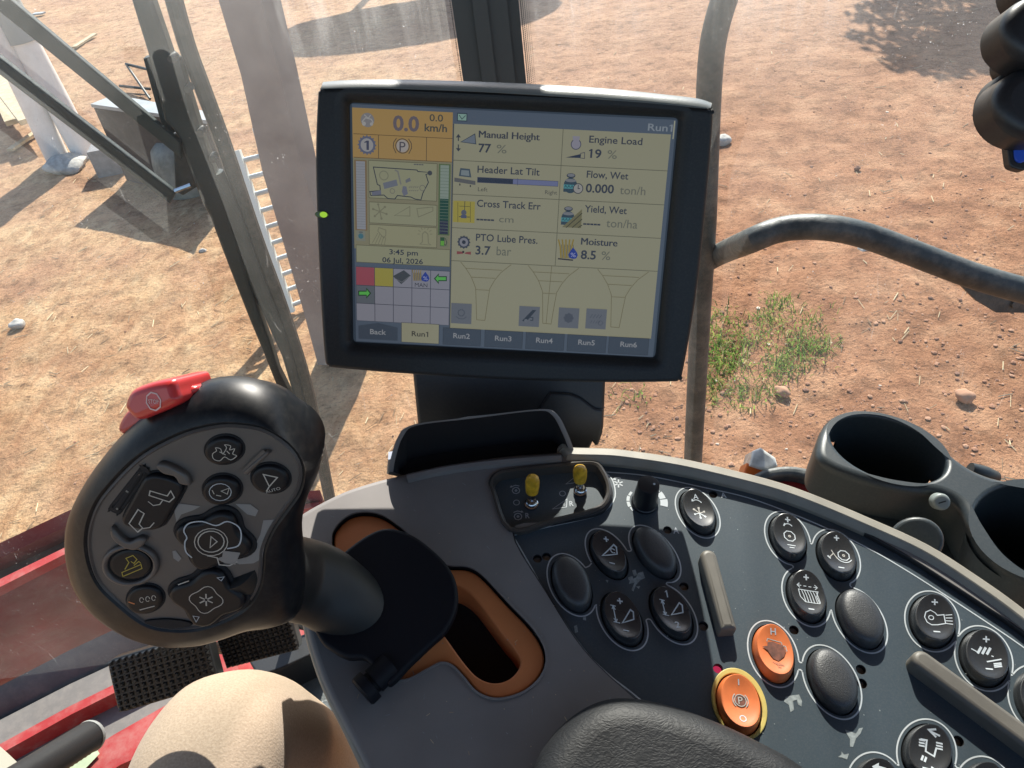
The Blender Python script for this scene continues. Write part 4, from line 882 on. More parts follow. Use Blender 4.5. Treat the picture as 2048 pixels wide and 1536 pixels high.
# ---- rockers
def button(spec):
    nm, cx, cy, hw, hh, tilt, kind, lab = spec; e = ell(cx, cy, hw, hh, tilt); Hh = .0078 if kind == 'rock' else .0085 if kind == 'orange' else .0100
    def ztop(r, sv, cu):
        if kind == 'blank': return Hh * (1 - .22 * r ** 3)
        return Hh * (.60 + .44 * sv * sv + .14 * cu * cu)
    if kind == 'blank': prof = [(0, 1), (.2, 1), (.4, 1), (.58, 1), (.72, .99), (.82, .96), (.89, .88), (.94, .74), (.975, .5), (1, .2), (1, -.6)]
    else: prof = [(0, 1), (.2, 1), (.4, 1), (.58, 1), (.72, 1), (.82, 1), (.865, .985), (.885, .93), (.90, .82), (.95, .45), (1, .05), (1, -.6)]
    n = 44; rings = []
    for r, k in prof[1:]:
        ring_ = []
        for j in range(n):
            a = 6.2832 * j / n; cu, sv = r * math.cos(a), r * math.sin(a); p = e[0] + e[1] * cu + e[2] * sv; ring_.append(PF.to(p, ztop(min(r, .9), sv, cu) * k))
        rings.append(ring_)
    m = {'rock': M_btn, 'orange': M_orbtn, 'blank': M_blank}[kind]; mb = MB(); mb.loft(rings, m); vs = rings[0] + [PF.to(e[0], ztop(0, 0, 0))]; mb.add(vs, [(j, (j + 1) % n, n) for j in range(n)], m)
    def hf(u, v):
        r = Vector((u, v)) - e[0]; det = e[1].x * e[2].y - e[1].y * e[2].x; cu = (r.x * e[2].y - r.y * e[2].x) / det; sv = (e[1].x * r.y - e[1].y * r.x) / det; return ztop(math.hypot(cu, sv), sv, cu) + .00018
    P = lambda x, y: (e[0] + e[1] * x * .88 + e[2] * y * .88)[:]
    def L(pts, wd=.0006, closed=False, mt=None): mb.line(PF, [P(*p) for p in pts], wd, hf, mt or M_wht, closed, 3)
    def T(t, x, y, hgt, mt=None, b=.015): mb.text(PF, t, P(x, y), None if len(t) < 3 else hgt * 2, hgt, hf, mt or M_wht, math.atan2(-e[2].x, e[2].y), b, True)
    def AR(cx_, cy_, r, a0, a1, wd=.0006, ry=None, mt=None): L([(cx_ + r * math.cos(R_(a0 + (a1 - a0) * i / 10)), cy_ + (ry or r * .72) * math.sin(R_(a0 + (a1 - a0) * i / 10))) for i in range(11)], wd, False, mt)
    def plus(y=.66): L([(-.16, y), (.16, y)], .0009); L([(0, y - .12), (0, y + .12)], .0009)
    def minus(y=-.68): L([(-.17, y), (.17, y)], .0009)
    if nm == 'fan_auto':
        T('A', -.05, .62, .0036); AR(0, .22, .34, 35, 145); L([(-.34, .34), (-.30, .46)], .001)
        for k in range(6):
            a = k * 1.047 + .5; L([(.0, -.22), (.42 * math.cos(a), -.22 + .3 * math.sin(a))], .0007, False, M_wht if 2 < k else M_iconh)
            L([(.32 * math.cos(a), -.22 + .23 * math.sin(a)), (.44 * math.cos(a), -.22 + .32 * math.sin(a))], .0014, False, M_wht if 2 < k else M_iconh)
    if nm == 'raise': plus(.62); minus(-.58); L([(-.5, -.28), (.42, .44), (.56, .34), (.5, .0)], .0009, True, M_wht); AR(.28, .12, .14, 30, 330, .0006)
    if nm == 'height': plus(.62); minus(-.66); L([(-.1, -.32), (.52, .34), (.66, .26), (.6, -.06)], .0008, True); L([(-.45, .36), (-.45, -.36)], .0006); L([(-.6, .36), (-.3, .36)], .0006); L([(-.6, -.36), (-.25, -.36)], .0006); L([(-.54, .2), (-.45, .36), (-.36, .2)], .0006); L([(-.54, -.2), (-.45, -.36), (-.36, -.2)], .0006)
    if nm == 'onetwo': T('1', -.12, .68, .0042); T('2', .08, -.64, .0044); L([(-.1, -.22), (.52, .42), (.66, .34), (.6, .02)], .0008, True); L([(-.45, .36), (-.45, -.30)], .0006); L([(-.6, .36), (-.3, .36)], .0006); L([(-.6, -.30), (-.25, -.30)], .0006); L([(-.54, .2), (-.45, .36), (-.36, .2)], .0006); L([(-.54, -.16), (-.45, -.30), (-.36, -.16)], .0006)
    if nm in ('drum', 'drumgap'):
        plus(.70); ox = 0 if nm == 'drum' else .3; r = .36 if nm == 'drum' else .34
        L([(ox + r * math.cos(k * .785 + .39), -.08 + r * .72 * math.sin(k * .785 + .39)) for k in range(8)], .0006, True); AR(ox, -.08, .06, 0, 360, .0006, None, M_iconh)
        if nm == 'drum': AR(0, .3, .3, 35, 145); L([(-.28, .38), (-.2, .52)], .0009); L([(-.25, -.55), (.25, -.55)]); L([(-.15, -.68), (.15, -.68)])
        else: minus(-.74); AR(ox, -.08, .48, 200, 330, .0006); L([(-.6, -.3), (-.3, -.05)], .0006, False, M_iconh); L([(-.4, .1), (-.1, -.3)], .0006, False, M_iconh); L([(-.68, -.22), (-.52, -.34)], .001)
    if nm == 'concave':
        plus(.68); minus(-.74); L([(-.55, .3), (-.35, .3)], .0005); L([(-.22, .3), (-.05, .3)], .0005); L([(.08, .3), (.25, .3)], .0005); L([(.38, .3), (.58, .3)], .0005); L([(-.45, .4), (-.6, .3), (-.45, .2)], .0005); L([(.45, .4), (.6, .3), (.45, .2)], .0005)
        L([(-.55, .12), (.6, .12), (.48, -.12), (.58, -.42), (-.25, -.42), (-.5, -.2)], .0005, True)
        for k in range(6): x = -.38 + k * .17; L([(x, .12), (x + .1, -.1), (x + .16, -.4)], .00045)
    if nm == 'blower':
        plus(.66); minus(-.62); L([(.1, -.3), (-.2, -.32), (-.42, -.22), (-.54, 0), (-.46, .22), (-.22, .32), (.02, .22), (.12, .12), (.45, .16), (.5, -.22)], .0006, True); AR(-.2, 0, .13, 0, 360, .0005)
        for k in range(4): L([(.52, .14 - k * .12), (.85, .17 - k * .14)], .0005)
    if nm == 'sieve':
        plus(.62); minus(-.58); L([(-.75, .18), (-.45, .08)], .0007)
        for k in range(3): L([(-.45 + k * .22, .02), (-.25 + k * .22, .3)], .0014)
        L([(.2, -.02), (.3, -.04)], .0007); L([(-.05, -.28), (.65, -.12)], .0008)
        for k in range(3): L([(.25, -.34 - k * .07), (.62, -.28 - k * .07)], .0008)
    if nm == 'unload':
        L([(.45, .55), (0, .72)], .0010); L([(.28, .50), (-.1, .78), (.25, .80)], .0010); L([(-.45, .42), (-.15, .38), (-.2, -.05), (.18, -.25), (.30, .1)], .0009)
        for k in range(3): L([(-.52, .40 - k * .11), (-.24, .36 - k * .11)], .0009); L([(.28, .18 - k * .11 + .12), (.58, .12 - k * .11 + .12)], .0009)
        L([(-.42, -.42), (-.32, -.22)], .0011); L([(-.28, -.48), (-.18, -.28)], .0011); L([(-.4, -.72), (.25, -.86)], .0010); L([(.0, -.68), (.3, -.9)], .0010)
    if nm == 'arrow': mb.poly(PF, [P(-.35, .66), P(.0, .82), P(-.02, .70), P(.35, .62), P(.3, .5), P(-.05, .56), P(-.08, .46)], max(hf(*P(0, .7)), hf(*P(-.35, .66))) + .0003, M_wht)
    if nm == 'side': L([(-.6, .1), (-.3, .2)], .0008)
    if nm == 'engine':
        T('H', .0, .72, .0038); T('L', .1, -.62, .0030, M_soot2); mb.poly(PF, [P(*p) for p in [(-.72, .06), (-.42, .12), (-.4, .26), (-.1, .32), (.2, .26), (.45, .24), (.6, .02), (.45, -.22), (.1, -.44), (-.2, -.36), (-.45, -.06)]], hf(*P(0, .2)) + .0006, M_soot)
        L([(-.42, .3), (-.35, .42), (.4, .34), (.45, .22), (.62, .2), (.66, -.0)], .0005, False, M_iconh); AR(.0, .0, .14, -120, 90, .0006, None, M_iconh)
        for k in range(4): L([(-.25 + k * .12, -.5), (.05 + k * .1, -.62)], .0006, False, M_soot2)
    if nm == 'park':
        L([(0, .60), (0, .82)], .0007); AR(0, -.66, .16, 0, 360, .0006); mb.poly(PF, [P(.30 * math.cos(k * .5236), .03 + .225 * math.sin(k * .5236)) for k in range(12)], hf(*P(0, .2)) + .0002, M_soot); h2 = hf(*P(0, .2)) + .0004
        mb.line(PF, [P(.3 * math.cos(k * .5236), .03 + .225 * math.sin(k * .5236)) for k in range(12)], .0005, h2, M_iconh, True); mb.line(PF, [P(.4 * math.cos(R_(a)), .03 + .3 * math.sin(R_(a))) for a in range(130, 231, 20)], .0006, h2, M_iconh); mb.line(PF, [P(.4 * math.cos(R_(a)), .03 + .3 * math.sin(R_(a))) for a in range(-50, 51, 20)], .0006, h2, M_iconh)
        mb.text(PF, 'P', P(0, .03), None, .0042, h2, M_iconh, math.atan2(-e[2].x, e[2].y), 0, True)
    o = mb.build('blank_cover' if kind == 'blank' else 'rocker_button', cs, smooth=50, recalc=False); o['label'] = lab
for b in BTN: button(b)
pk = BTN[12]; mb = MB(); e0 = ell(pk[1] + 1, pk[2] - 3, pk[3], pk[4], pk[5], .0034); e1 = ell(pk[1], pk[2], pk[3], pk[4], pk[5], .0008)
mb.plate(PF, eloop(e0), [eloop(e1)], .0012, .0001, .0005, M_ylring, nb=2, bottom=False); mb.build('yellow_ring', cs, smooth=40)
# divider bars
def dbar(a, b_, wpx, h, lab, square=False):
    A = Vector(PF.px(*a)); B = Vector(PF.px(*b_)); d = (B - A).normalized(); q = Vector((-d.y, d.x)); r = wpx
    pts = []
    for k in range(13):
        t_ = R_(90 + 180 * k / 12); pts.append((A + (d * math.cos(t_) + q * math.sin(t_)) * r)[:])
    if square: pts += [(B - q * r)[:], (B + d * .0008 - q * r * .9)[:], (B + d * .0008 + q * r * .9)[:], (B + q * r)[:]]
    else: pts += [(B + (d * math.cos(R_(t_)) + q * math.sin(R_(t_))) * r)[:] for t_ in range(-90, 91, 15)]
    mb = MB(); mb.plate(PF, pts, [], h, -.001, .0030, M_bar); o = mb.build('divider_bar', cs); o['label'] = lab
dbar((1412, 1128), (1450, 1270), .0053, .0110, 'short taupe divider bar', True); dbar((1833, 1335), (2150, 1570), .0062, .0120, 'long taupe divider bar at the right')
# rotary knob
kb = PF.to(PF.px(1289, 1006)); N_ = PF.n; n = 36
mb = MB(); rings = []
for a, r in ((0, .0094), (.002, .0094), (.0026, .0088), (.0045, .0086), (.0225, .0074), (.0234, .0073), (.0237, .0071), (.0238, .0066)):
    rings.append([kb + N_ * a + (PF.u * math.cos(6.2832 * k / n) + PF.v * math.sin(6.2832 * k / n)) * (r + (.00022 if (k % 3 == 0 and .003 < a < .023) else 0)) for k in range(n)])
mb.loft(rings, mat('knob_black', (.006, .007, .010), .4), True, True, True); kn = mb.build('rotary_knob', cs, smooth=25)
mb = MB(); c = kb + N_ * .0243 + PF.u * .0036 + PF.v * -.0006; mb.add([c + (PF.u * math.cos(q) + PF.v * math.sin(q)) * .0009 for q in (0, 1.05, 2.1, 3.14, 4.2, 5.2)], [tuple(range(6))], M_wht); x = mb.build('pointer_dot', None, smooth=0, recalc=False); x.parent = kn
# storage tray
M_tray = mat('tray_plastic', (.045, .050, .058), .36, bump=.2, bscale=1500, spec=.6)
U0 = [(812, 953), (798, 944), (812, 930), (826, 918), (960, 896), (1060, 884), (1104, 884), (1118, 893), (1128, 906)]
U1 = [(786, 944), (791, 915), (806, 872), (834, 850), (945, 836), (1071, 821), (1104, 829), (1126, 868), (1139, 902)]
Hs = [.004, .016, .030, .036, .037, .036, .034, .020, .006]
bt = [PF.to(PF.px(x, y, -.006), -.006) for x, y in U0]; tp_ = [PF.to(PF.px(x, y, h), h) for (x, y), h in zip(U1, Hs)]
def sp3(l, k=5): return [Vector(p) for p in spline([tuple(p) for p in l], k, False)]
bt, tp_ = sp3(bt), sp3(tp_); cenr = sum(bt, Vector()) / len(bt)
def outw(p, d=.0036): r = p - cenr; r -= PF.n * r.dot(PF.n); return p + r.normalized() * d
mb = MB(); mid = [a.lerp(b_, .5) for a, b_ in zip(bt, tp_)]
mb.loft([bt, mid, [p - PF.n * .0006 for p in tp_]], M_void, False); mb.loft([[p - PF.n * .0006 for p in tp_], tp_, [outw(p, .0018) + PF.n * .0010 for p in tp_], [outw(p) for p in tp_], [outw(p) - PF.n * .0015 for p in tp_]], M_char, False); mb.loft([[outw(p) - PF.n * .0015 for p in tp_], [outw(p) for p in mid], [outw(p) for p in bt]], M_tray, False)  # inner wall near black, rim paler: shade and highlight put into the colours
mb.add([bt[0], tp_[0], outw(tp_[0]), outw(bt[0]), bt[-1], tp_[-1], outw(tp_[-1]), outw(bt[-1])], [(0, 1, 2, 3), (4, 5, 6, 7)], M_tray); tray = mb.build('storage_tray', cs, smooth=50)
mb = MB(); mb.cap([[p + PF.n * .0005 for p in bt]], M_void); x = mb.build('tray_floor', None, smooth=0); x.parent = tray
lip = spline([PF.px(x, y, .008) for x, y in [(813, 950), (870, 937), (916, 929), (980, 921), (1062, 914), (1122, 910)]], 5, False)
mb = MB(); sweep(mb, PF, lip, [(-.0008, -.004), (-.0008, .008), (.001, .0088), (.0038, .0080), (.0046, .002), (.0046, -.002)], M_char); x = mb.build('tray_lip', None, smooth=35); x.parent = tray
mb = MB(); mb.box(D(781, 925, .56), Vector((.0022, 0, 0)), Vector((0, .004, 0)), Vector((.002, 0, .007)), M_chrome); mb.build('side_clip', cs, smooth=0)

# chaff and dust lying on the console skin and in the gate
mb = MB(); C_ = [M_straw[0], M_straw[1], M_glue]
for k in range(260):
    x, y = random.uniform(600, 1260), random.uniform(960, 1530); p = Vector(PF.px(x, y, TOP)); h = TOP
    if insidepoly(p, pans) or insidepoly(p, togs) or not insidepoly(p, outs): continue
    if insidepoly(p, spline(pp(slot, .001), 2)): continue
    if insidepoly(p, gates): h = .0012
    if random.random() < .75: r = random.uniform(.00015, .00035); pts = [(p[0] + r * math.cos(a * 1.26), p[1] + r * math.sin(a * 1.26)) for a in range(5)]
    else:
        a = random.random() * 3.14; d = Vector((math.cos(a), math.sin(a))) * random.uniform(.0005, .0016); q = Vector((-d.y, d.x)).normalized() * .00014; pts = [(p - d - q)[:], (p + d - q)[:], (p + d + q)[:], (p - d + q)[:]]
    mb.poly(PF, pts, h + .0002, random.choices(C_, (2, 2, 6))[0])
o = mb.build('chaff_specks', cs, smooth=0, recalc=False); o['kind'] = 'stuff'
# ================================================================ MONITOR
SC = Vector((0.011, 0.471, 2.848)); SN = Vector((-0.081, -0.915, 0.395)).normalized()
MF = Frame(SC, SN, Vector((0.178, 0.377, 0.909)))
def S(x, y, h=0.0): return MF.px(x, y, h)
mon = thing('monitor', SC, 'black framed combine monitor with a lit yellow run screen', 'monitor')
bez = .010
mo = spline([S(x, y, bez) for x, y in [(634, 196), (638, 181), (655, 176), (800, 177), (1030, 187), (1250, 202), (1395, 215), (1420, 219), (1427, 236), (1412, 420), (1392, 600), (1366, 748), (1358, 762), (1338, 765), (1200, 766), (1000, 760), (800, 748), (672, 737), (655, 732), (648, 715), (640, 600), (632, 420), (630, 300)]], 5)
hole = [S(x, y, bez) for x, y in [(692, 203), (1362, 234), (1314, 722), (700, 690)]]
def rquad(c, r, k=5):
    out = []
    for i in range(4):
        b_ = Vector(c[i]); a = (Vector(c[i - 1]) - b_).normalized() * r; d = (Vector(c[(i + 1) % 4]) - b_).normalized() * r
        out += [(b_ + a * (1 - j / (k - 1)) ** 2 + d * (j / (k - 1)) ** 2)[:] for j in range(k)]
    return out
mb = MB(); mb.plate(MF, mo, [rquad(hole, .003)], bez, .001, .0028, M_mon, hole_bot=-.001, hbev=.008, nb=5, bottom=False); mb.build('front_bezel', mon, smooth=40)
# shell behind the bezel, its top seen as the bright edge
mb = MB(); ms_ = inset(ccw(mo), -.0008)
vmn, vmx = min(p[1] for p in ms_), max(p[1] for p in ms_); umid = sum(p[0] for p in ms_) / len(ms_)
def sh(l, s_, rb, rt): return [(umid + (p[0] - umid) * s_, p[1] + rb * (vmx - p[1]) / (vmx - vmn) - rt * (p[1] - vmn) / (vmx - vmn)) for p in l]
rings = [[MF.to(p, .0012) for p in ms_], [MF.to(p, -.006) for p in sh(ms_, .99, .014, .001)], [MF.to(p, -.020) for p in sh(ms_, .95, .044, .003)], [MF.to(p, -.034) for p in sh(ms_, .80, .070, .008)], [MF.to(p, -.040) for p in sh(ms_, .66, .085, .020)]]
mb.loft(rings, M_montop, True, False, True); mb.build('rear_shell', mon, smooth=50)
# broad top face sloping back from the bezel, paler colour for its sunlit sheen
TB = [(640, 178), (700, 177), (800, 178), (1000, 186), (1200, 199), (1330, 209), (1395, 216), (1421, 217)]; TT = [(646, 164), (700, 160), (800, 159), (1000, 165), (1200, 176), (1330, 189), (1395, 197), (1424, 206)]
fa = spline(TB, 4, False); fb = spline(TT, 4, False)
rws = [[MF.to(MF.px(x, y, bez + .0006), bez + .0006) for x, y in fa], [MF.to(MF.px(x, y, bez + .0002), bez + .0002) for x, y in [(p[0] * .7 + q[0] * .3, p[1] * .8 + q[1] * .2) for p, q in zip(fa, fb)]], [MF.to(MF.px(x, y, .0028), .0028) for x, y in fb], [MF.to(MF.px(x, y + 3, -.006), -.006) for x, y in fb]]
mb = MB(); mb.loft(rws, mat('top_shell_lit', (.16, .18, .18), .34, bump=.3, bscale=900, spec=.9), False); mb.build('top_face', mon, smooth=60, recalc=False)
mb = MB(); c = Vector(S(644, 429, bez)); n = 20
mb.plate(MF, [(c[0] + .0048 * math.cos(6.2832 * k / n) * (1 if math.cos(6.2832 * k / n) > 0 else 1.0), c[1] + .0024 * math.sin(6.2832 * k / n)) for k in range(n)], [], bez + .0009, bez - .002, .0005, mat('led_lens', (.08, .12, .02), .2), bottom=False); led = mb.build('status_light', mon)
mb = MB(); c2 = Vector(S(648, 429, bez)); mb.poly(MF, [(c2[0] + .0026 * math.cos(6.2832 * k / n), c2[1] + .0019 * math.sin(6.2832 * k / n)) for k in range(n)], bez + .0012, mat('led_green', (.1, .3, .02), .3, emis=(lin((160, 200, 30)), .8 / 2 ** EXPO))); x = mb.build('lit_dot', None, smooth=0, recalc=False); x.parent = led
# display: everything shown on it is one flat sheet of coloured figures
C_CR, C_ORG, C_DK, C_BAR, C_GREY, C_TAB, C_LINE, C_TX = (136, 134, 112), (150, 122, 72), (50, 60, 72), (74, 84, 98), (98, 101, 112), (58, 66, 78), (84, 84, 68), (42, 46, 58)
K = scr
mb = MB(); Z = [0.0]
def up(): Z[0] += .000004; return Z[0]
def sp(pts, c, fix=None): z = fix or up(); mb.poly(MF, [S(*p) for p in pts], z, K(c))
def sl(pts, c, wd=.0004, closed=False): mb.line(MF, [S(*p) for p in pts], wd, up(), K(c), closed)
# native screen coordinates: p(x,y) with x 0..800, y 0..600 mapped on the display
Q0, Q1, Q2, Q3 = [Vector(S(*p)) for p in [(704, 208), (1353, 240), (1306, 714), (712, 682)]]
def N_(x, y): a = Q0.lerp(Q1, x / 800); b_ = Q3.lerp(Q2, x / 800); return a.lerp(b_, y / 600)[:]
def inv(px_, py_):
    """photo pixel -> screen units"""
    p = Vector(S(px_, py_)); x, y = 400.0, 300.0
    for _ in range(12):
        e = Vector(N_(x, y)) - p; dx = Vector(N_(x + 1, y)) - Vector(N_(x, y)); dy = Vector(N_(x, y + 1)) - Vector(N_(x, y)); det = dx.x * dy.y - dx.y * dy.x
        x -= (e.x * dy.y - e.y * dy.x) / det; y -= (dx.x * e.y - dx.y * e.x) / det
    return x, y
def R4(x0, y0, x1, y1, c): mb.poly(MF, [N_(x0, y0), N_(x1, y0), N_(x1, y1), N_(x0, y1)], up(), K(c))
def LN(pts, c, wd=.0004, closed=False): mb.line(MF, [N_(*p) for p in pts], wd, up(), K(c), closed)
def PL(pts, c): mb.poly(MF, [N_(*p) for p in pts], up(), K(c))
def TXp(t, x0, y0, x1, hpx, c, bold=.02):
    """text by photo pixels: left baseline point, right end, cap height"""
    a = Vector(S(x0, y0)); dirx = (Vector(N_(500, 300)) - Vector(N_(300, 300))).normalized()
    b_ = Vector(S(x1, y0 + (x1 - x0) * .045)); hh = (Vector(S(x0, y0)) - Vector(S(x0, y0 - hpx))).length
    if 'M' in t and bold > .005:
        for k in range(4): mb.text(MF, t, (a + dirx * (k - 1.5) * .00011)[:], (b_ - a).length, hh, up(), K(c), math.atan2(dirx.y, dirx.x), 0)
        return
    mb.text(MF, t, a[:], (b_ - a).length, hh, up(), K(c), math.atan2(dirx.y, dirx.x), bold)
def CI(x, y, r, c, n=18, fill=True, wd=.0004, ry=None):
    pts = [(x + r * math.cos(6.2832 * k / n), y + (ry or r) * math.sin(6.2832 * k / n)) for k in range(n)]
    PL(pts, c) if fill else LN(pts, c, wd, True)
R4(-14, -14, 814, 614, C_DK)
R4(0, 0, 800, 600, C_BAR)
XV = inv(904, 440)[0]           # divider between the left strip and the run windows
y_top = inv(1000, 252)[1]; yb = inv(1000, 661)[1]
R4(XV, y_top, 790, yb, C_CR); R4(0, 8, XV - 3, 140, C_ORG)
LN([(796, 2), (796, 45)], (150, 150, 130), .0008)
ya = inv(720, 268)[1]; yc = inv(720, 315)[1]
LN([(2, ya), (XV - 3, ya)], (90, 70, 40), .0004); LN([(2, yc), (XV - 3, yc)], (90, 70, 40), .0004)
x1_, x2_ = inv(757, 290)[0], inv(853, 290)[0]; LN([(x1_, ya), (x1_, yc)], (70, 60, 40)); LN([(x2_, ya), (x2_, yc)], (70, 60, 40))
R4(0, yc + 1, XV - 3, inv(720, 497)[1], (120, 116, 92))
TXp('0.0', 786, 260, 838, 29, (92, 84, 90), .03); TXp('0.0', 859, 242, 886, 14, (66, 66, 60), .01); TXp('km/h', 849, 262, 894, 15, (66, 66, 60), .02)
# vehicle icon
cx0, cy0 = inv(735, 240); CI(cx0, cy0, 17, (118, 116, 118)); LN([(cx0 - 14, cy0 + 5), (cx0 - 5, cy0 - 5), (cx0 + 10, cy0 - 2), (cx0 + 14, cy0 + 6)], (150, 148, 145), .0007); LN([(cx0 - 8, cy0 - 12), (cx0 + 2, cy0 - 4), (cx0 + 8, cy0 - 12)], (150, 148, 145), .0006); CI(cx0 - 9, cy0 + 9, 5, (150, 148, 145)); CI(cx0 + 10, cy0 + 9, 4, (150, 148, 145))
def gear(x, y, r, n, c, inner, ci, wd=.0005):
    for k in range(n): a = 6.2832 * k / n; LN([(x + r * .8 * math.cos(a), y + r * .8 * math.sin(a)), (x + r * 1.12 * math.cos(a), y + r * 1.12 * math.sin(a))], c, wd * 1.8)
    CI(x, y, r, c, 24); CI(x, y, inner, ci, 24)
gx, gy = inv(734, 290); gear(gx, gy, 21, 16, (84, 88, 108), 16, (140, 138, 138)); TXp('1', 729, 299, 738, 18, (60, 62, 80), .02)
gx, gy = inv(805, 292); CI(gx, gy, 17, (60, 55, 50), 24, False, .0005); CI(gx, gy, 15, (148, 142, 138), 24); TXp('P', 799, 303, 811, 20, (70, 66, 72), 0)
LN([(gx - 15, gy - 18), (gx - 22, gy - 8), (gx - 23, gy + 4), (gx - 16, gy + 18)], (70, 60, 50), .0005); LN([(gx + 15, gy - 18), (gx + 22, gy - 8), (gx + 23, gy + 4), (gx + 16, gy + 18)], (70, 60, 50), .0005)
# gauges
def gauge(px0, px1, y0, y1, n, full, cfull, cemp, cf2, bc):
    xa, xb = inv(px0, 400)[0], inv(px1, 400)[0]; ya_, yb_ = inv(px0, y0)[1], inv(px0, y1)[1]; R4(xa - 4, ya_ - 3, xb + 4, yb_ + 3, bc); R4(xa, ya_, xb, yb_, cemp)
    ym = ya_ + (yb_ - ya_) * full
    if full < 1: R4(xa, ym, xb, yb_ - (yb_ - ya_) * .2, cfull); R4(xa, yb_ - (yb_ - ya_) * .2, xb, yb_, cf2)
    for i in range(1, n): yy = ya_ + (yb_ - ya_) * i / n; LN([(xa, yy), (xb, yy)], (96, 110, 96) if full < 1 else (112, 114, 118), .0003)
gauge(713, 731, 322, 458, 26, 1, 0, (130, 132, 138), 0, (112, 92, 62)); gauge(880, 897, 330, 468, 22, .48, (26, 62, 48), (122, 134, 124), (40, 40, 60), (80, 96, 60))
R4(*inv(713, 460), *inv(731, 482), (116, 118, 106)); R4(inv(880, 470)[0], inv(880, 470)[1], inv(897, 470)[0], inv(880, 494)[1], (110, 112, 88))
gx, gy = inv(722, 472); CI(gx, gy, 7, (60, 100, 110), 12); LN([(gx - 5, gy - 10), (gx + 5, gy - 10)], (50, 60, 70), .0005)
gx, gy = inv(886, 484); R4(gx - 7, gy - 12, gx + 4, gy + 10, (40, 70, 40)); R4(gx - 6, gy - 3, gx + 3, gy + 9, (90, 150, 50)); LN([(gx + 6, gy - 10), (gx + 10, gy), (gx + 8, gy + 8), (gx + 4, gy + 6)], (40, 50, 40), .0004)
# status panes
def pane2(x0, y0, x1, y1, c=(132, 132, 106)): a = inv(x0, y0); b_ = inv(x1, y1); R4(a[0], a[1], b_[0], b_[1], (88, 86, 64)); R4(a[0] + 1.5, a[1] + 1.5, b_[0] - 1.5, b_[1] - 1.5, c)
pane2(737, 320, 874, 403); pane2(738, 403, 874, 453); pane2(738, 448, 874, 496, (134, 132, 104)); pane2(712, 489, 900, 534)
hv_ = [(747, 334), (834, 340), (836, 343), (862, 345), (852, 349), (857, 365), (846, 386), (842, 400), (830, 398), (822, 394), (795, 391), (790, 398), (776, 397), (768, 390), (742, 391), (740, 383), (761, 381), (760, 371), (755, 369)]
mb.line(MF, [S(*p) for p in hv_], .0006, up(), K((44, 48, 56)), True)
sp([(766, 366), (793, 359), (796, 371), (769, 378)], (98, 102, 112)); sp([(743, 384), (762, 380), (763, 389), (745, 391)], (96, 98, 112)); sp([(806, 372), (813, 373), (816, 388), (808, 392), (804, 384)], (98, 100, 112)); sl([(790, 340), (796, 343), (802, 369)], (110, 110, 104), .0010); sp([(811, 360), (820, 355), (822, 362), (812, 366)], (96, 98, 104))
gx, gy = inv(768, 351); CI(gx, gy, 11, (110, 110, 90), 14, False, .0006); gx, gy = inv(785, 382); CI(gx, gy, 6, (100, 98, 90), 12, False, .0004); gx, gy = inv(845, 376); CI(gx, gy, 7, (100, 98, 90), 12, False, .0004)
gx, gy = inv(860, 346); CI(gx, gy, 6, (60, 62, 66), 12)
for k in range(5): sl([(818 + k * 4, 376), (821 + k * 4, 372)], (100, 98, 90), .0004); sl([(818 + k * 4, 382), (821 + k * 4, 380)], (100, 98, 90), .0004)
TXp('----', 828, 333, 847, 14, (80, 80, 80), .01)
ic = (108, 106, 84)
gx, gy = inv(760, 423)
for k in range(6): a = k * 1.047 + .3; LN([(gx, gy), (gx + 18 * math.cos(a), gy + 18 * math.sin(a))], ic, .0006); CI(gx + 18 * math.cos(a), gy + 18 * math.sin(a), 3, ic, 8)
sl([(789, 431), (820, 413), (820, 432)], ic, .0005, True); sl([(834, 417), (866, 414), (866, 422), (837, 434)], ic, .0005, True)
sl([(758, 455), (772, 460), (772, 470), (768, 476), (756, 462)], ic, .0005, True)
for k in range(5): sl([(745 + k * 6, 486 + k), (756 + k * 4, 466 + k * 2)], ic, .0004)
sl([(840, 488), (845, 484), (845, 468), (850, 463), (856, 468), (857, 486), (862, 490)], ic, .0005, True)
for k in range(7): a = R_(180 + k * 30); x, y = 850 + 10 * math.cos(a), 468 + 10 * math.sin(a); sl([(x, y), (x + 5 * math.cos(a), y + 5 * math.sin(a))], ic, .0004)
TXp('3:45 pm', 779, 508, 836, 10, C_TX, .015); TXp('06 Jul, 2026', 765, 524, 846, 10, C_TX, .015)
# tile grid
xs = [inv(x, 600)[0] for x in (713, 750, 787, 824, 861, 899)]; ys_ = [inv(720, y)[1] for y in (533, 570, 606, 641)]
R4(xs[0], ys_[0], xs[-1], ys_[-1], (58, 60, 72))
for j in range(3):
    for i in range(5):
        c = (122, 122, 132)
        if j == 0 and i == 0: c = (136, 66, 76)
        if j == 0 and i == 1: c = (140, 132, 58)
        if j == 1 and i == 0: c = (84, 90, 96)
        R4(xs[i] + .8, ys_[j] + .8, xs[i + 1] - .8, ys_[j + 1] - .8, c)
sp([(786, 552), (808, 540), (822, 551), (803, 568)], (58, 62, 66)); sl([(789, 556), (804, 564), (820, 552)], (110, 112, 116), .0003)
def wheat(x, y, s_):
    for k in range(5): sl([(x + k * 3.4 * s_, y), (x + (k * 3.4 - 1) * s_, y - 14 * s_), (x + (k * 3.4 - 3 + k) * s_, y - 22 * s_)], (130, 110, 30), .0005 * s_); sl([(x + (k * 3.4 + 1.6) * s_, y), (x + (k * 3.4 + .6) * s_, y - 16 * s_)], (60, 54, 30), .0003)
wheat(828, 561, 1.0)
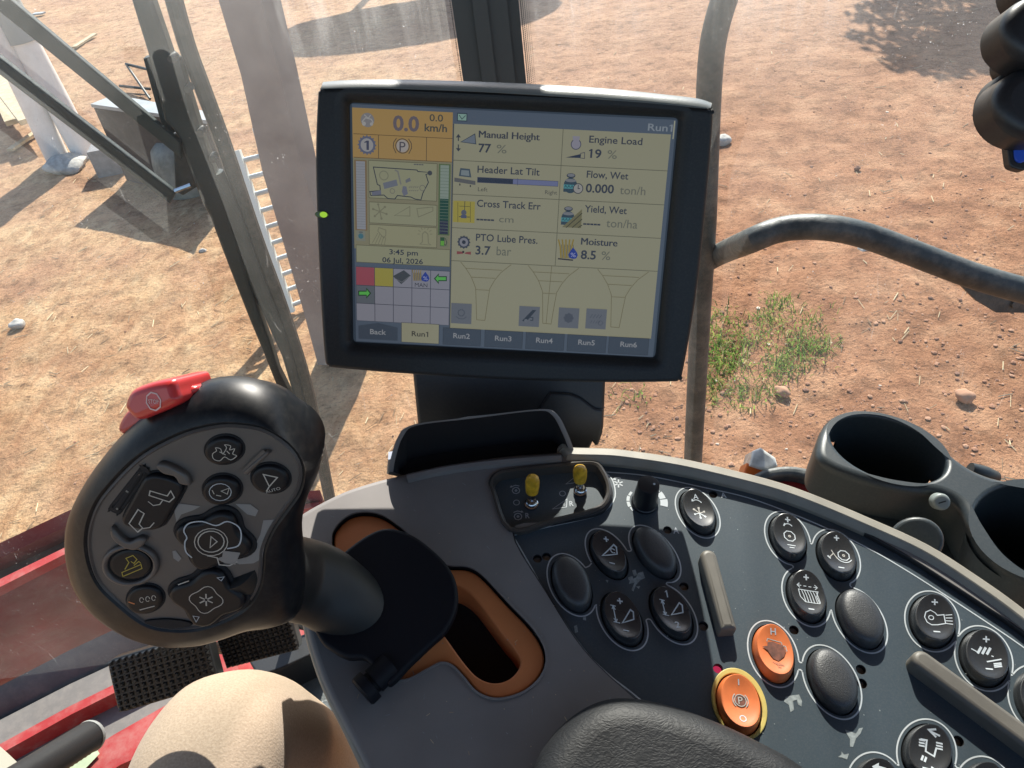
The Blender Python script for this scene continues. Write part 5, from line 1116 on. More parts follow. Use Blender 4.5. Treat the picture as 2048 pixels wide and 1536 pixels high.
def drop(x, y, s_):
    sp([(x, y - 13 * s_), (x + 7 * s_, y - 4 * s_), (x + 9 * s_, y + 2 * s_), (x + 6 * s_, y + 8 * s_), (x, y + 9 * s_), (x - 7 * s_, y + 7 * s_), (x - 9 * s_, y + 1 * s_), (x - 6 * s_, y - 5 * s_)], (34, 52, 130)); TXp('%', x - 5 * s_, y + 5 * s_, x + 5 * s_, 8 * s_, (150, 155, 190), 0)
drop(851, 555, .9); TXp('MAN', 830, 573, 855, 8, (50, 50, 60), .0)
def arw(x, y, d): sp([(x - 14 * d, y), (x - 4 * d, y - 11), (x - 4 * d, y - 5), (x + 12 * d, y - 5), (x + 12 * d, y + 5), (x - 4 * d, y + 5), (x - 4 * d, y + 11)], (30, 60, 30)); sp([(x - 11 * d, y), (x - 5 * d, y - 7), (x - 5 * d, y - 3), (x + 10 * d, y - 3), (x + 10 * d, y + 3), (x - 5 * d, y + 3), (x - 5 * d, y + 7)], (80, 160, 70))
arw(882, 557, 1); arw(729, 586, -1)
# run windows
xm = inv(1118, 400)[0]
rowy = [y_top] + [inv(1000, y)[1] for y in (325, 393, 460)] + [inv(1000, 526)[1]]
for y in rowy[1:]: LN([(XV, y), (790, y)], C_LINE, .0004)
LN([(xm, y_top), (xm, rowy[-1])], C_LINE, .0004); LN([(XV, y_top), (XV, yb)], (60, 60, 56), .0005)
T_ = (48, 52, 64); U_ = (92, 94, 84)
TXp('Run1', 1295, 261, 1344, 14, (122, 130, 138), .015)
gx, gy = inv(925, 235); R4(gx - 13, gy - 10, gx + 12, gy + 9, (44, 52, 64)); R4(gx - 11, gy - 8, gx + 10, gy + 7, (120, 150, 140)); LN([(gx - 8, gy - 5), (gx - 1, gy + 4), (gx + 8, gy - 5)], (50, 70, 70), .0005)
TXp('Manual Height', 958, 275, 1079, 14, T_, .012); TXp('77', 957, 304, 982, 17, T_, .02); TXp('%', 993, 306, 1013, 17, U_, 0)
TXp('Engine Load', 1178, 285, 1284, 14, T_, .012); TXp('19', 1177, 315, 1202, 17, T_, .02); TXp('%', 1214, 317, 1233, 17, U_, 0)
TXp('Header Lat Tilt', 955, 345, 1079, 14, T_, .012); TXp('Flow, Wet', 1173, 355, 1256, 14, T_, .012); TXp('0.000', 1171, 384, 1227, 17, T_, .02); TXp('ton/h', 1239, 388, 1290, 17, U_, 0)
TXp('Cross Track Err', 954, 413, 1081, 14, T_, .012); TXp('-----', 953, 444, 988, 17, T_, .02); TXp('cm', 998, 444, 1027, 13, U_, 0)
TXp('Yield, Wet', 1169, 424, 1253, 14, T_, .012); TXp('-----', 1166, 453, 1200, 17, T_, .02); TXp('ton/ha', 1212, 454, 1274, 17, U_, 0)
TXp('PTO Lube Pres.', 952, 481, 1075, 14, T_, .012); TXp('3.7', 951, 508, 981, 17, T_, .02); TXp('bar', 993, 510, 1022, 18, U_, 0)
TXp('Moisture', 1162, 489, 1234, 14, T_, .012); TXp('8.5', 1161, 517, 1191, 17, T_, .02); TXp('%', 1202, 519, 1220, 17, U_, 0)
# bar graph
a = inv(955, 354); b_ = inv(1116, 374); R4(a[0], a[1], b_[0], b_[1] - 1, (60, 62, 84)); R4(a[0] + 1, a[1] + 1, b_[0] - 1, b_[1] - 2, (98, 104, 138)); xk = inv(1026, 366)[0]; R4(a[0] + 1, a[1] + 1, xk, b_[1] - 2, (38, 44, 60)); xk = inv(1035, 366)[0]; LN([(xk, a[1] - 2), (xk, b_[1] + 1)], (70, 74, 104), .0004)
TXp('Left', 956, 382, 975, 8, (70, 70, 66), 0); TXp('Right', 1090, 388, 1114, 8, (70, 70, 66), 0)
# icons
sp([(922, 284), (950, 268), (952, 288)], (98, 106, 116)); sl([(922, 284), (950, 268), (952, 288)], (50, 58, 70), .0005, True)
sl([(917, 282), (917, 272)], (50, 54, 62), .0007); sp([(912, 275), (917, 268), (922, 275)], (50, 54, 62)); sl([(917, 289), (917, 298)], (50, 54, 62), .0007); sp([(912, 296), (917, 303), (922, 297)], (50, 54, 62))
g0 = inv(1152, 287); CI(g0[0], g0[1] + 2, 13, (64, 66, 80), 18); CI(g0[0], g0[1] + 2, 11, (128, 126, 138), 18); sp([(1145, 272), (1160, 273), (1158, 282), (1146, 281)], (128, 126, 138)); sp([(1131, 315), (1162, 308), (1161, 316)], (36, 44, 62)); sl([(1160, 307), (1169, 305), (1169, 317), (1160, 316)], (60, 62, 74), .0004)
sp([(918, 352), (921, 336), (940, 338), (943, 355)], (62, 74, 84)); sp([(923, 340), (938, 341), (939, 352), (922, 350)], (112, 122, 126)); sp([(909, 355), (951, 362), (951, 370), (909, 363)], (84, 84, 84)); sl([(920, 367), (920, 371)], (50, 50, 50), .0008); sl([(941, 370), (941, 374)], (50, 50, 50), .0008)
R4(*inv(907, 401), *inv(949, 446), (146, 136, 56))
for xx in (916, 941): sl([(xx, 404), (xx, 444)], (70, 64, 30), .0003)
sl([(929, 434), (930, 402)], (50, 50, 50), .0004); sl([(919, 412), (940, 413)], (60, 60, 40), .0003); g0 = inv(928, 425); CI(g0[0], g0[1], 7, (80, 84, 96), 12); sl([(918, 433), (940, 434)], (50, 50, 50), .0005); R4(g0[0] - 7, g0[1] + 6, g0[0] + 7, g0[1] + 14, (70, 76, 100))
g0 = inv(928, 484); gear(g0[0], g0[1], 15, 12, (54, 58, 70), 11, (118, 118, 126)); CI(g0[0], g0[1], 5, (40, 44, 54), 12); sp([(914, 502), (924, 503), (927, 507), (914, 508)], (120, 60, 60)); sp([(942, 503), (932, 504), (929, 507), (942, 509)], (120, 60, 60)); CI(g0[0] - 1, g0[1] + 25, 3, (40, 30, 34), 10)
def jug(x, y):
    g0 = inv(x, y); CI(g0[0], g0[1] + 6, 17, (46, 62, 74), 20, True, .0004, 19); R4(g0[0] - 17, g0[1] + 6, g0[0] + 17, g0[1] + 22, (46, 62, 74)); CI(g0[0], g0[1] - 18, 11, (40, 48, 60), 16, True, .0004, 6); CI(g0[0], g0[1] - 19, 9, (110, 112, 118), 16, True, .0004, 4); CI(g0[0], g0[1] - 6, 14, (110, 112, 116), 16, True, .0004, 4); R4(g0[0] - 17, g0[1] + 4, g0[0] + 10, g0[1] + 14, (70, 128, 134)); TXp('AAA', x - 13, y + 9, x + 6, 6, (30, 60, 70), 0)
jug(1141, 366); g0 = inv(1156, 377); CI(g0[0], g0[1], 13, (50, 52, 60), 18); CI(g0[0], g0[1], 11, (140, 138, 134), 18); LN([(g0[0], g0[1] - 9), (g0[0], g0[1]), (g0[0] + 5, g0[1])], (40, 40, 50), .0005)
jug(1136, 432); sp([(1124, 454), (1164, 418), (1162, 456)], (104, 100, 70))
for k in range(3): sl([(1132 + k * 12, 455), (1164, 426 + k * 12)], (60, 58, 40), .0006)
wheat(1122, 516, 1.7); sl([(1116, 517), (1146, 520)], (44, 40, 44), .0009); drop(1146, 508, 1.05)
# row funnels
for cx_, y0, mid_ in ((966, 528, False), (1101, 533, True), (1240, 538, False)):
    g0 = inv(cx_, y0)[0]; yt = rowy[-1]
    Lf = [(-58, 2), (-44, 18), (-29, 40), (-17, 68), (-15, 100), (-12, 152)]
    LN([(g0 + x, yt + y) for x, y in Lf] + [(g0 + 9 + 1, yt + 153)] + [(g0 + 12 + 60 * 0 + x, yt + y) for x, y in [(4, 100), (8, 68), (20, 45), (36, 24), (62, 2)][:]], (92, 84, 52), .00032)
    for yy, l_, r_ in ((18, -44, 50), (40, -29, 33), (72, -17, 18)): LN([(g0 + l_, yt + yy), (g0 + r_, yt + yy)], (92, 84, 52), .0003)
    if mid_: LN([(g0 + 3, yt), (g0 - 3, yt + 152)], (92, 84, 52), .0003)
for n_, (x0, y0) in enumerate(((903, 605), (1039, 611), (1118, 614), (1173, 616))):
    a = inv(x0, y0); s_ = inv(x0 + 41, y0)[0] - a[0]; R4(a[0], a[1], a[0] + s_, a[1] + s_ * 1.0, (92, 96, 104)); cx_, cy_ = a[0] + s_ / 2, a[1] + s_ / 2; dk = (70, 74, 84)
    if n_ == 0: gear(cx_, cy_ - 2, 9, 10, dk, 7, (92, 96, 104)); LN([(cx_ - 14, cy_ + 8), (cx_ - 6, cy_ + 14), (cx_ + 6, cy_ + 14), (cx_ + 14, cy_ + 8)], dk, .0005)
    if n_ == 1: PL([(cx_ - 18, cy_ + 12), (cx_ + 8, cy_ - 18), (cx_ + 18, cy_ - 18), (cx_ - 8, cy_ + 16)], (44, 50, 60)); CI(cx_ - 8, cy_ + 12, 5, (96, 100, 108), 12); LN([(cx_ + 2, cy_ + 2), (cx_ + 10, cy_ + 2), (cx_ + 10, cy_ + 10), (cx_ + 3, cy_ + 10)], (44, 50, 60), .0006)
    if n_ == 2: gear(cx_, cy_, 12, 8, dk, 9, dk)
    if n_ == 3:
        for k in range(4): LN([(cx_ - 16 + k * 8, cy_ - 2), (cx_ - 10 + k * 8, cy_ - 12)], dk, .0005); LN([(cx_ - 14 + k * 7, cy_ + 12), (cx_ - 10 + k * 7, cy_ + 4)], dk, .0004)
        CI(cx_ + 12, cy_ + 10, 6, dk, 12, False, .0004)
# soft keys
yk0, yk1 = inv(1000, 655)[1] + 6, 592
for n_, (x0, x1, t, tx0, tx1, ty) in enumerate(((718, 796, 'Back', 741, 773, 667), (804, 878, 'Run1', 824, 857, 671), (887, 961, 'Run2', 907, 940, 675), (970, 1044, 'Run3', 990, 1023, 680), (1052, 1127, 'Run4', 1072, 1105, 684), (1135, 1211, 'Run5', 1156, 1189, 688), (1218, 1296, 'Run6', 1240, 1273, 692))):
    xa = inv(x0, 670)[0] if n_ < 3 else inv(x0, 685)[0]; xb = inv(x1, 670)[0] if n_ < 3 else inv(x1, 690)[0]; act = n_ == 1; ytop_ = yk0 - 6 if act else yk0 + 2
    if n_ == 0: PL([(xa, yk0 + 8), ((xa + xb) / 2, yk0 - 2), (xb, yk0 + 8), (xb, yk1), (xa, yk1)], C_TAB)
    else:
        R4(xa - 1, ytop_ - 1, xb + 1, yk1 + 3, (40, 44, 52)); R4(xa, ytop_, xb, yk1 + 2, C_CR if act else C_TAB)
    TXp(t, tx0, ty, tx1, 10, (60, 58, 50) if act else (132, 134, 138), .015)
mb.build('display', mon, smooth=0, recalc=False)
# bracket that carries the monitor
bf = Frame(MF.to((0, 0), -.050), SN, Vector((0.178, 0.377, 0.909)))
mk = thing('monitor_bracket', bf.to(bf.px(1010, 840)), 'black moulded bracket carrying the monitor behind the tray', 'bracket')
bk = rquad([bf.px(*p) for p in [(822, 700), (1213, 700), (1206, 862), (838, 862)]], .004)
mb = MB(); mb.plate(bf, bk, [], .004, -.030, .003, M_blk); mb.build('bracket_plate', mk)
mb = MB(); mb.plate(bf, [bf.px(*p) for p in [(1100, 780), (1140, 782), (1160, 790), (1190, 812), (1205, 815), (1204, 860), (1196, 884), (1190, 886), (1184, 878), (1178, 892), (1150, 908), (1010, 912)]], [], .007, -.03, .002, M_blk); mb.build('bracket_hook', mk)
mb = MB(); mb.plate(bf, [bf.px(*p) for p in [(850, 840), (1170, 840), (1150, 990), (880, 990)]], [], 0, -.03, .003, M_blk); mb.build('bracket_foot', mk)
# ================================================================ JOYSTICK
JC = D(385, 1050, .395); JN = Vector((-.10, -.965, .24)).normalized(); JF = Frame(JC, JN, Vector((.12, 0, 1)))
js = thing('drive_joystick', PF.to(PF.px(790, 1200)), 'large black drive handle with a round grey keypad head', 'joystick')
def J(x, y, h=0.0): return JF.px(x, y, h)
face = spline([J(*p) for p in [(466, 850), (530, 861), (583, 898), (604, 940), (597, 983), (571, 1021), (545, 1058), (527, 1100), (524, 1135), (517, 1176), (489, 1217), (436, 1246), (372, 1261), (296, 1252), (231, 1205), (190, 1158), (173, 1088), (187, 1021), (223, 969), (281, 913), (354, 873), (413, 855)]], 6)
NS = 132
def resamp(l, n=NS):
    l = [Vector(p) for p in l]; d = [0]
    for i in range(len(l)): d.append(d[-1] + (l[(i + 1) % len(l)] - l[i]).length)
    out = []; j = 0
    for k in range(n):
        t = d[-1] * k / n
        while d[j + 1] < t: j += 1
        out.append(l[j].lerp(l[(j + 1) % len(l)], (t - d[j]) / max(1e-9, d[j + 1] - d[j])))
    return out
def by_angle(l, c, n=NS):
    """loop -> n points by angle about c (star-shaped outlines)"""
    out = []; l = [Vector(p) for p in l]; c = Vector(c)
    for k in range(n):
        a = 6.2832 * k / n; d = Vector((math.cos(a), math.sin(a))); best = None
        for i in range(len(l)):
            p, q = l[i - 1] - c, l[i] - c; e = q - p; den = d.x * e.y - d.y * e.x
            if abs(den) < 1e-12: continue
            t = (p.x * e.y - p.y * e.x) / den; s_ = (p.x * d.y - p.y * d.x) / den
            if t > 0 and -1e-6 <= s_ <= 1 + 1e-6 and (best is None or t > best): best = t
        out.append(c + d * (best or .01))
    return out
sil = [(628, 905), (606, 850), (572, 800), (530, 772), (470, 758), (410, 764), (350, 788), (290, 828), (235, 880), (185, 945), (150, 1010), (139, 1060), (143, 1120), (160, 1172), (200, 1222), (260, 1260), (330, 1279), (400, 1278), (450, 1266), (500, 1250), (560, 1244), (600, 1220), (610, 1150), (600, 1060), (612, 1000), (634, 950)]
cJ = J(380, 1060)
r_face = by_angle(face, cJ); r_face_o = by_angle(inset(ccw(face), -.0016), cJ)
hS = -.020
s2 = by_angle(spline([JF.px(x, y, hS) for x, y in sil], 6), JF.px(380, 1060, hS))
def mixr(a, b_, t): return [p.lerp(q, t) for p, q in zip(a, b_)]
rg = [(r_face_o, .0), (mixr(r_face_o, s2, .30), -.0012), (mixr(r_face_o, s2, .62), -.0048), (mixr(r_face_o, s2, .86), -.0105), (mixr(r_face_o, s2, .97), -.0155), (s2, hS), (mixr(s2, r_face_o, .08), -.026), (mixr(s2, r_face_o, .45), -.034), (mixr(s2, r_face_o, 1.1), -.038)]
mb = MB(); mb.loft([[JF.to(p, h) for p in l] for l, h in rg], M_head, True, False, True)
mb.loft([[JF.to(p, h) for p in l] for l, h in ((r_face_o, 0), (r_face, -.001))], M_head); head = mb.build('handle_head', js, smooth=70)
mb = MB(); mb.cap([[JF.to(p, -.0008) for p in r_face]], M_face)
mb.loft([[JF.to(p, h) for p in l] for l, h in ((r_face, -.0008), (by_angle(inset(ccw(face), .0012), cJ), .0003), (by_angle(inset(ccw(face), .0020), cJ), -.0007))], M_face); mb.build('keypad_face', js, smooth=50)
def joval(cx_, cy_, a, b_, rot, h, m, name, lab=None, prof='dome', sink=True, icon=None):
    C0 = Vector(J(cx_, cy_)); n = 32
    pts = []
    for k in range(n):
        t = 6.2832 * k / n; x, y = a * math.cos(t), b_ * math.sin(t); c_, s_ = math.cos(R_(rot)), math.sin(R_(rot)); pts.append(J(cx_ + x * c_ - y * s_, cy_ - x * s_ - y * c_))
    mb = MB(); pts = ccw(pts)
    if sink: mb.plate(JF, inset(pts, -.0010), [], -.0003, -.002, .0004, M_void, nb=1, bottom=False)
    rings = [[JF.to(p, z) for p in inset(pts, d)] for d, z in ((0, -.0005), (.0003, h * .6), (.0012, h * .95), (.0022, h))]
    mb.loft(rings, m); mb.cap([rings[-1]], m)
    if icon: icon(mb, lambda x, y: J(cx_ + x, cy_ + y), h + .0002)
    o = mb.build(name, js, smooth=50)
    if lab: o['label'] = lab
def jl(mb, P, pts, h, wd=.0005, m=None, closed=False): mb.line(JF, [P(*p) for p in pts], wd, h, m or M_iconh, closed)
def ic_squig(mb, P, h): jl(mb, P, spline([(-20, 4), (-12, -2), (-14, -8), (-4, -6), (0, 4), (8, -8), (4, -14), (16, -12), (14, -4), (24, -6), (20, 4), (28, 8), (16, 16), (4, 10), (-6, 18), (-18, 14)], 3), h, .0004, None, True); jl(mb, P, [(-6, 0), (6, 6)], h); jl(mb, P, [(8, -2), (14, 4)], h)
joval(448, 900, 38, 28, 8, .0016, M_key, 'keypad_button', 'top keypad button with a worn swirl', icon=ic_squig)
def ic_ring(mb, P, h): jl(mb, P, [(22 * math.cos(k * .4), 17 * math.sin(k * .4)) for k in range(16)], h, .0004, M_pw, True); jl(mb, P, [(2, -2), (18, -8), (14, 4)], h, .0004, M_iconh, True); jl(mb, P, [(-16, -4), (-12, 4)], h); jl(mb, P, [(-8, 6), (2, 8)], h)
joval(444, 979, 38, 29, 5, .0022, M_key, 'keypad_button', 'round keypad button with a ring mark', icon=ic_ring)
def ic_tri(mb, P, h): jl(mb, P, [(-12, -12), (16, -6), (0, 12)], h, .0006, M_iconh, True); jl(mb, P, [(0, 12), (-6, 22)], h, .0006); mb.text(JF, 'AUTO', P(-6, 26), math.dist(P(-6, 26), P(22, 16)), .0016, h, M_iconh, .35, 0)
joval(541, 957, 38, 29, -5, .0016, M_key, 'keypad_button', 'right keypad button with an arrow and AUTO', icon=ic_tri)
def ic_y(mb, P, h): 
    y_ = mat('icon_yellow', (.35, .28, .03), .5); jl(mb, P, [(-14, 22), (24, 6), (22, -2), (-16, 14)], h, .0005, y_, True); jl(mb, P, [(-10, 8), (-2, -6), (-8, -14), (6, -20), (14, -12), (8, -4), (2, -8)], h, .0005, y_); jl(mb, P, [(8, 0), (18, -8), (22, -4)], h, .0005, y_)
for aa, bb, hh_ in ((57, 42, .0024), ):
    C = [J(262 + aa * math.cos(6.2832 * k / 36), 1128 - bb * math.sin(6.2832 * k / 36)) for k in range(36)]; I = [J(262 + 46 * math.cos(6.2832 * k / 36), 1128 - 33 * math.sin(6.2832 * k / 36)) for k in range(36)]
    mb = MB(); mb.plate(JF, C, [I], .0020, -.001, .0016, M_face, bottom=False, hbev=.0014); mb.build('button_collar', js)
joval(262, 1128, 42, 30, 0, .0010, M_key, 'keypad_button', 'left keypad button with a yellow symbol', icon=ic_y)
def ic_seed(mb, P, h):
    for k in range(3): jl(mb, P, [(-4 + k * 12 + 4 * math.cos(a * .7), -2 - 5 * math.sin(a * .7) - k * 2) for a in range(9)], h, .0004)
    jl(mb, P, [(-8, 18), (22, 10)], h, .0006); jl(mb, P, [(-30, 2), (-18, 6)], h, .0008, M_orange)
joval(290, 1198, 37, 28, 12, .0014, M_key, 'keypad_button', 'lowest left keypad button with grain marks', icon=ic_seed)
# long rocker with two L marks
def jquad(pts, r, h, m, name, lab, icon=None, k=6):
    c = [J(*p) for p in pts]; mb = MB(); l = spline(rquad(c, r, 4), 2); mb.plate(JF, inset(ccw(l), -.0011), [], -.0003, -.002, .0004, M_void, nb=1, bottom=False); mb.plate(JF, l, [], h, -.001, .0016, m, bottom=False)
    if icon: icon(mb, lambda x, y: J(x, y), h + .0003)
    o = mb.build(name, js, smooth=50)
    if lab: o['label'] = lab
def ic_L(mb, P, h):
    jl(mb, P, [(286, 1015), (294, 1020), (284, 1041), (291, 1049), (281, 1057), (264, 1040), (282, 1012)], h, .0006, M_iconh, True)
    jl(mb, P, [(306, 975), (340, 985), (347, 975), (354, 988), (344, 997), (304, 984)], h, .0006, M_iconh, True); jl(mb, P, [(302, 996), (312, 1004), (325, 1002), (332, 992)], h, .0005); jl(mb, P, [(290, 1050), (305, 1048), (314, 1038)], h, .0005)
jquad([(300, 938), (378, 962), (322, 1060), (240, 1046)], .008, .0028, M_key, 'keypad_rocker', 'long slanted keypad rocker with two L marks', ic_L)
for pts, nm in (([(316, 930), (330, 944), (352, 950), (362, 964), (384, 966), (376, 946), (350, 930), (326, 922)], 'rocker_guard'), ([(226, 1050), (244, 1068), (262, 1078), (284, 1070), (296, 1078), (276, 1096), (248, 1090), (226, 1070)], 'rocker_guard')):
    mb = MB(); mb.plate(JF, spline([J(*p) for p in pts], 4), [], .0026, -.001, .0016, M_face, bottom=False); mb.build(nm, js)
jquad([(285, 935), (294, 942), (236, 1028), (218, 1020)], .002, .0002, M_void, 'marking_slot', None, lambda mb, P, h: [mb.text(JF, t, P(x, y), None, .0016, h, M_iconh, .8, 0, True) for t, x, y in (('-', 278, 948), ('II', 255, 982), ('o', 234, 1016))])
def lobed(cx_, cy_, r, ry, rot, n_=4, dep=.16): return [J(cx_ + (r * (1 + dep * math.cos(n_ * (t - R_(rot))))) * math.cos(t), cy_ + (ry * (1 + dep * math.cos(n_ * (t - R_(rot))))) * math.sin(t)) for t in [6.2832 * k / 60 for k in range(60)]]
def quadbtn(cx_, cy_, r, ry, rot, lab, icon):
    l = lobed(cx_, cy_, r, ry, rot); mb = MB(); mb.plate(JF, inset(ccw(l), -.0022), [], .0004, -.002, .0010, M_void, nb=3, bottom=False)
    mb.plate(JF, l, [], .0036, -.001, .0022, M_key, bottom=False); icon(mb, lambda x, y: J(cx_ + x, cy_ + y), .0039); o = mb.build('keypad_pad', js, smooth=60); o['label'] = lab
def ic1(mb, P, h):
    mb.line(JF, [P(*p) for p in spline([(-40, 30), (-52, 18), (-54, 0), (-50, -10), (-56, -24), (-46, -38), (-20, -42), (8, -34), (30, -42), (52, -32), (58, -14), (52, 6), (30, 12)], 4, False)], .0007, h, M_pw)
    jl(mb, P, [(26 * math.cos(k * .35) - 2, 21 * math.sin(k * .35) - 2) for k in range(18)], h, .0006, M_iconh, True); jl(mb, P, [(33 * math.cos(k * .35) - 2, 27 * math.sin(k * .35) - 1) for k in range(18)], h, .0005, M_iconh, True); jl(mb, P, [(-2, -12), (10, -2), (-4, 10)], h, .0006, M_iconh, True)
    mb.poly(JF, [P(*p) for p in [(22, 16), (56, 20), (46, 44), (24, 40), (8, 32), (20, 28)]], h, mat('worn_grey', (.22, .21, .20), .6)); jl(mb, P, [(-10, 26), (10, 30), (14, 44), (34, 46), (50, 38)], h, .0006)
quadbtn(430, 1076, 68, 52, 20, 'upper four lobed keypad pad with a worn ring', ic1)
def ic2(mb, P, h):
    jl(mb, P, [((30 + 4 * math.cos(4 * t - .6)) * math.cos(t), (24 + 3 * math.cos(4 * t - .6)) * math.sin(t)) for t in [k * .21 for k in range(30)]], h, .0005, None, True)
    for k in range(6): a = k * 1.047 + .5; jl(mb, P, [(3 * math.cos(a), 2.5 * math.sin(a)), (15 * math.cos(a), 12 * math.sin(a))], h, .0008)
    jl(mb, P, [(22, -44), (30, -38), (36, -46)], h, .0004, M_pw, True); jl(mb, P, [(-26, 32), (-20, 44), (-14, 34)], h, .0004, M_pw, True); jl(mb, P, [(-56, -30), (-34, -38)], h, .0006, M_iconh)
quadbtn(418, 1190, 66, 50, 10, 'lower four lobed keypad pad with a star symbol', ic2)
mb = MB(); mb.line(JF, [J(530, 900), J(484, 945)], .0020, .0010, M_face); jw = [J(x, y) for x, y in [(536, 899), (543, 903), (496, 948), (486, 942)]]; mb.plate(JF, jw, [], .0018, -.001, .0012, M_face, bottom=False); mb.build('face_ridge', js)
mb = MB(); wg = mat('worn_grey', (.22, .21, .20), .6)
for l in ([(347, 1020), (352, 1008), (372, 1010), (400, 1014), (385, 1022), (362, 1030), (352, 1045)], [(470, 1009), (500, 1010), (516, 1022), (510, 1034), (494, 1030)], [(526, 1042), (552, 1040), (536, 1062), (528, 1090), (524, 1118), (506, 1128), (478, 1130), (462, 1122), (490, 1110), (510, 1090), (520, 1070)], [(344, 1104), (350, 1102), (362, 1118), (356, 1125), (346, 1118)]): mb.poly(JF, [J(*p) for p in l], -.00055, wg)
mb.build('worn_patches', js, smooth=0, recalc=False)
mb = MB(); mb.plate(JF, spline([J(*p) for p in [(290, 1242), (330, 1238), (370, 1242), (385, 1248), (372, 1254), (330, 1256), (300, 1250)]], 4), [], .0004, -.001, .0004, M_void, bottom=False); mb.build('lower_slot', js)
# red stop button on the rim
mb = MB(); f2 = Frame(JF.to(JF.px(320, 800, hS), hS), Vector((-.35, -.80, .48)), Vector((.1, 0, 1)))
base = spline([f2.px(*p) for p in [(246, 858), (250, 838), (268, 815), (300, 800), (340, 785), (372, 770), (396, 772), (398, 786), (380, 800), (340, 826), (300, 846), (262, 866)]], 4)
mb.plate(f2, base, [], .004, -.016, .003, M_red); mb.build('stop_button_base', js)
mb = MB(); top_ = spline([f2.px(x, y, .010) for x, y in [(258, 808), (270, 780), (300, 766), (335, 758), (352, 760), (360, 778), (366, 800), (345, 815), (310, 830), (285, 838), (268, 826)]], 4)
mb.plate(f2, top_, [], .014, -.012, .004, M_red); cS = f2.px(307, 803, .0142)
wi = mat('stop_print', (.72, .50, .48), .5); mb.line(f2, [(cS[0] + .0045 * math.cos(k * .785 + .39), cS[1] + .0045 * math.sin(k * .785 + .39)) for k in range(8)], .0007, .0142, wi, True); mb.text(f2, 'STOP', cS, .0062, .0020, .0142, wi, .2, .01, True)
mb.build('stop_button', js)
# shaft
ctr = [(470, 1115, .416, 66), (530, 1138, .437, 80), (585, 1155, .462, 86), (640, 1172, .474, 84), (692, 1206, .480, 78), (738, 1236, .486, 68), (768, 1256, .492, 62)]
mb = MB(); pts = []; rr = []
for x, y, d, rp in ctr: pts.append(D(x, y, d)); rr.append(rp * d / F_ * .96)
pts = sp3(pts, 4); rr2 = [r[0] for r in spline([(r, 0) for r in rr], 4, False)]
mb.tube(pts, rr2, M_shaft, 32); mb.build('handle_neck', js, smooth=70)
# leaf shaped skirt plate and its side screw
SF = Frame(PF.to((0, 0), .016), (PN + Vector((.0, -.12, 0))).normalized()); SF.o = PF.to(PF.px(790, 1210, .02), .02)
sk = [(640, 1280), (628, 1240), (650, 1150), (683, 1107), (735, 1068), (776, 1055), (819, 1066), (860, 1094), (897, 1132), (914, 1172), (913, 1219), (891, 1263), (862, 1290), (820, 1330), (790, 1362), (776, 1369), (758, 1352), (730, 1318), (694, 1316), (663, 1300)]
mb = MB(); l = spline([SF.px(*p) for p in sk], 4); mb.plate(SF, l, [], .0, -.006, .0025, M_skirt, nb=4); mb.build('skirt_plate', js, smooth=50)
a_ = SF.to(SF.px(765, 1340), -.004); b_ = SF.to(SF.px(722, 1382), -.004); dd = (b_ - a_).normalized(); upv = dd.orthogonal().normalized(); qv = dd.cross(upv); L = (b_ - a_).length
mb = MB(); mb.loft([[a_ + dd * t + (upv * math.cos(6.2832 * k / 26) + qv * math.sin(6.2832 * k / 26)) * r for k in range(26)] for t, r in ((-.006, .008), (L * .45, .008), (L * .46, .0068), (L * .58, .0068), (L * .6, .0095), (L * .95, .0095), (L * 1.02, .0085))], M_skirt, True, True, True); mb.build('side_screw', js)
# ================================================================ ARMREST
AF = Frame(PF.to(PF.px(1300, 1480, .03), .03), (PN + Vector((-.03, .02, 0))).normalized())
al = spline([AF.px(*p) for p in [(1042, 1620), (1058, 1540), (1082, 1488), (1120, 1440), (1170, 1402), (1225, 1384), (1290, 1386), (1370, 1406), (1450, 1436), (1530, 1474), (1610, 1520), (1760, 1640), (1900, 1800), (1900, 2300), (1100, 2300), (1040, 1800)]], 5)
def leather():
    t = M_leather.node_tree; b = t.nodes['Principled BSDF']; tc = t.nodes.new('ShaderNodeTexCoord'); v = t.nodes.new('ShaderNodeTexVoronoi'); v.feature = 'F1'; v.inputs['Scale'].default_value = 620; v.inputs['Randomness'].default_value = 1
    mp = t.nodes.new('ShaderNodeMapping'); mp.inputs['Scale'].default_value = (.55, 1.5, 1.2); mp.inputs['Rotation'].default_value = (0, 0, -.25); nn = t.nodes.new('ShaderNodeTexNoise'); nn.inputs['Scale'].default_value = 90; nn.inputs['Detail'].default_value = 4
    ad = t.nodes.new('ShaderNodeVectorMath'); ad.operation = 'MULTIPLY_ADD'; ad.inputs[1].default_value = (.012, .012, .012); t.links.new(tc.outputs['Object'], nn.inputs[0]); t.links.new(nn.outputs['Color'], ad.inputs[0]); t.links.new(tc.outputs['Object'], ad.inputs[2]); t.links.new(ad.outputs[0], mp.inputs[0]); t.links.new(mp.outputs[0], v.inputs[0])
    bp = t.nodes.new('ShaderNodeBump'); bp.inputs['Strength'].default_value = .35; bp.inputs['Distance'].default_value = .0005; t.links.new(v.outputs['Distance'], bp.inputs['Height']); t.links.new(bp.outputs[0], b.inputs['Normal'])
leather()
at = thing('armrest', AF.to(AF.px(1350, 1600), -.02), 'padded black leather armrest at the bottom edge', 'armrest')
mb = MB(); mb.plate(AF, al, [], .006, -.030, .020, M_leather, nb=9); mb.build('armrest_pad', at, smooth=80)
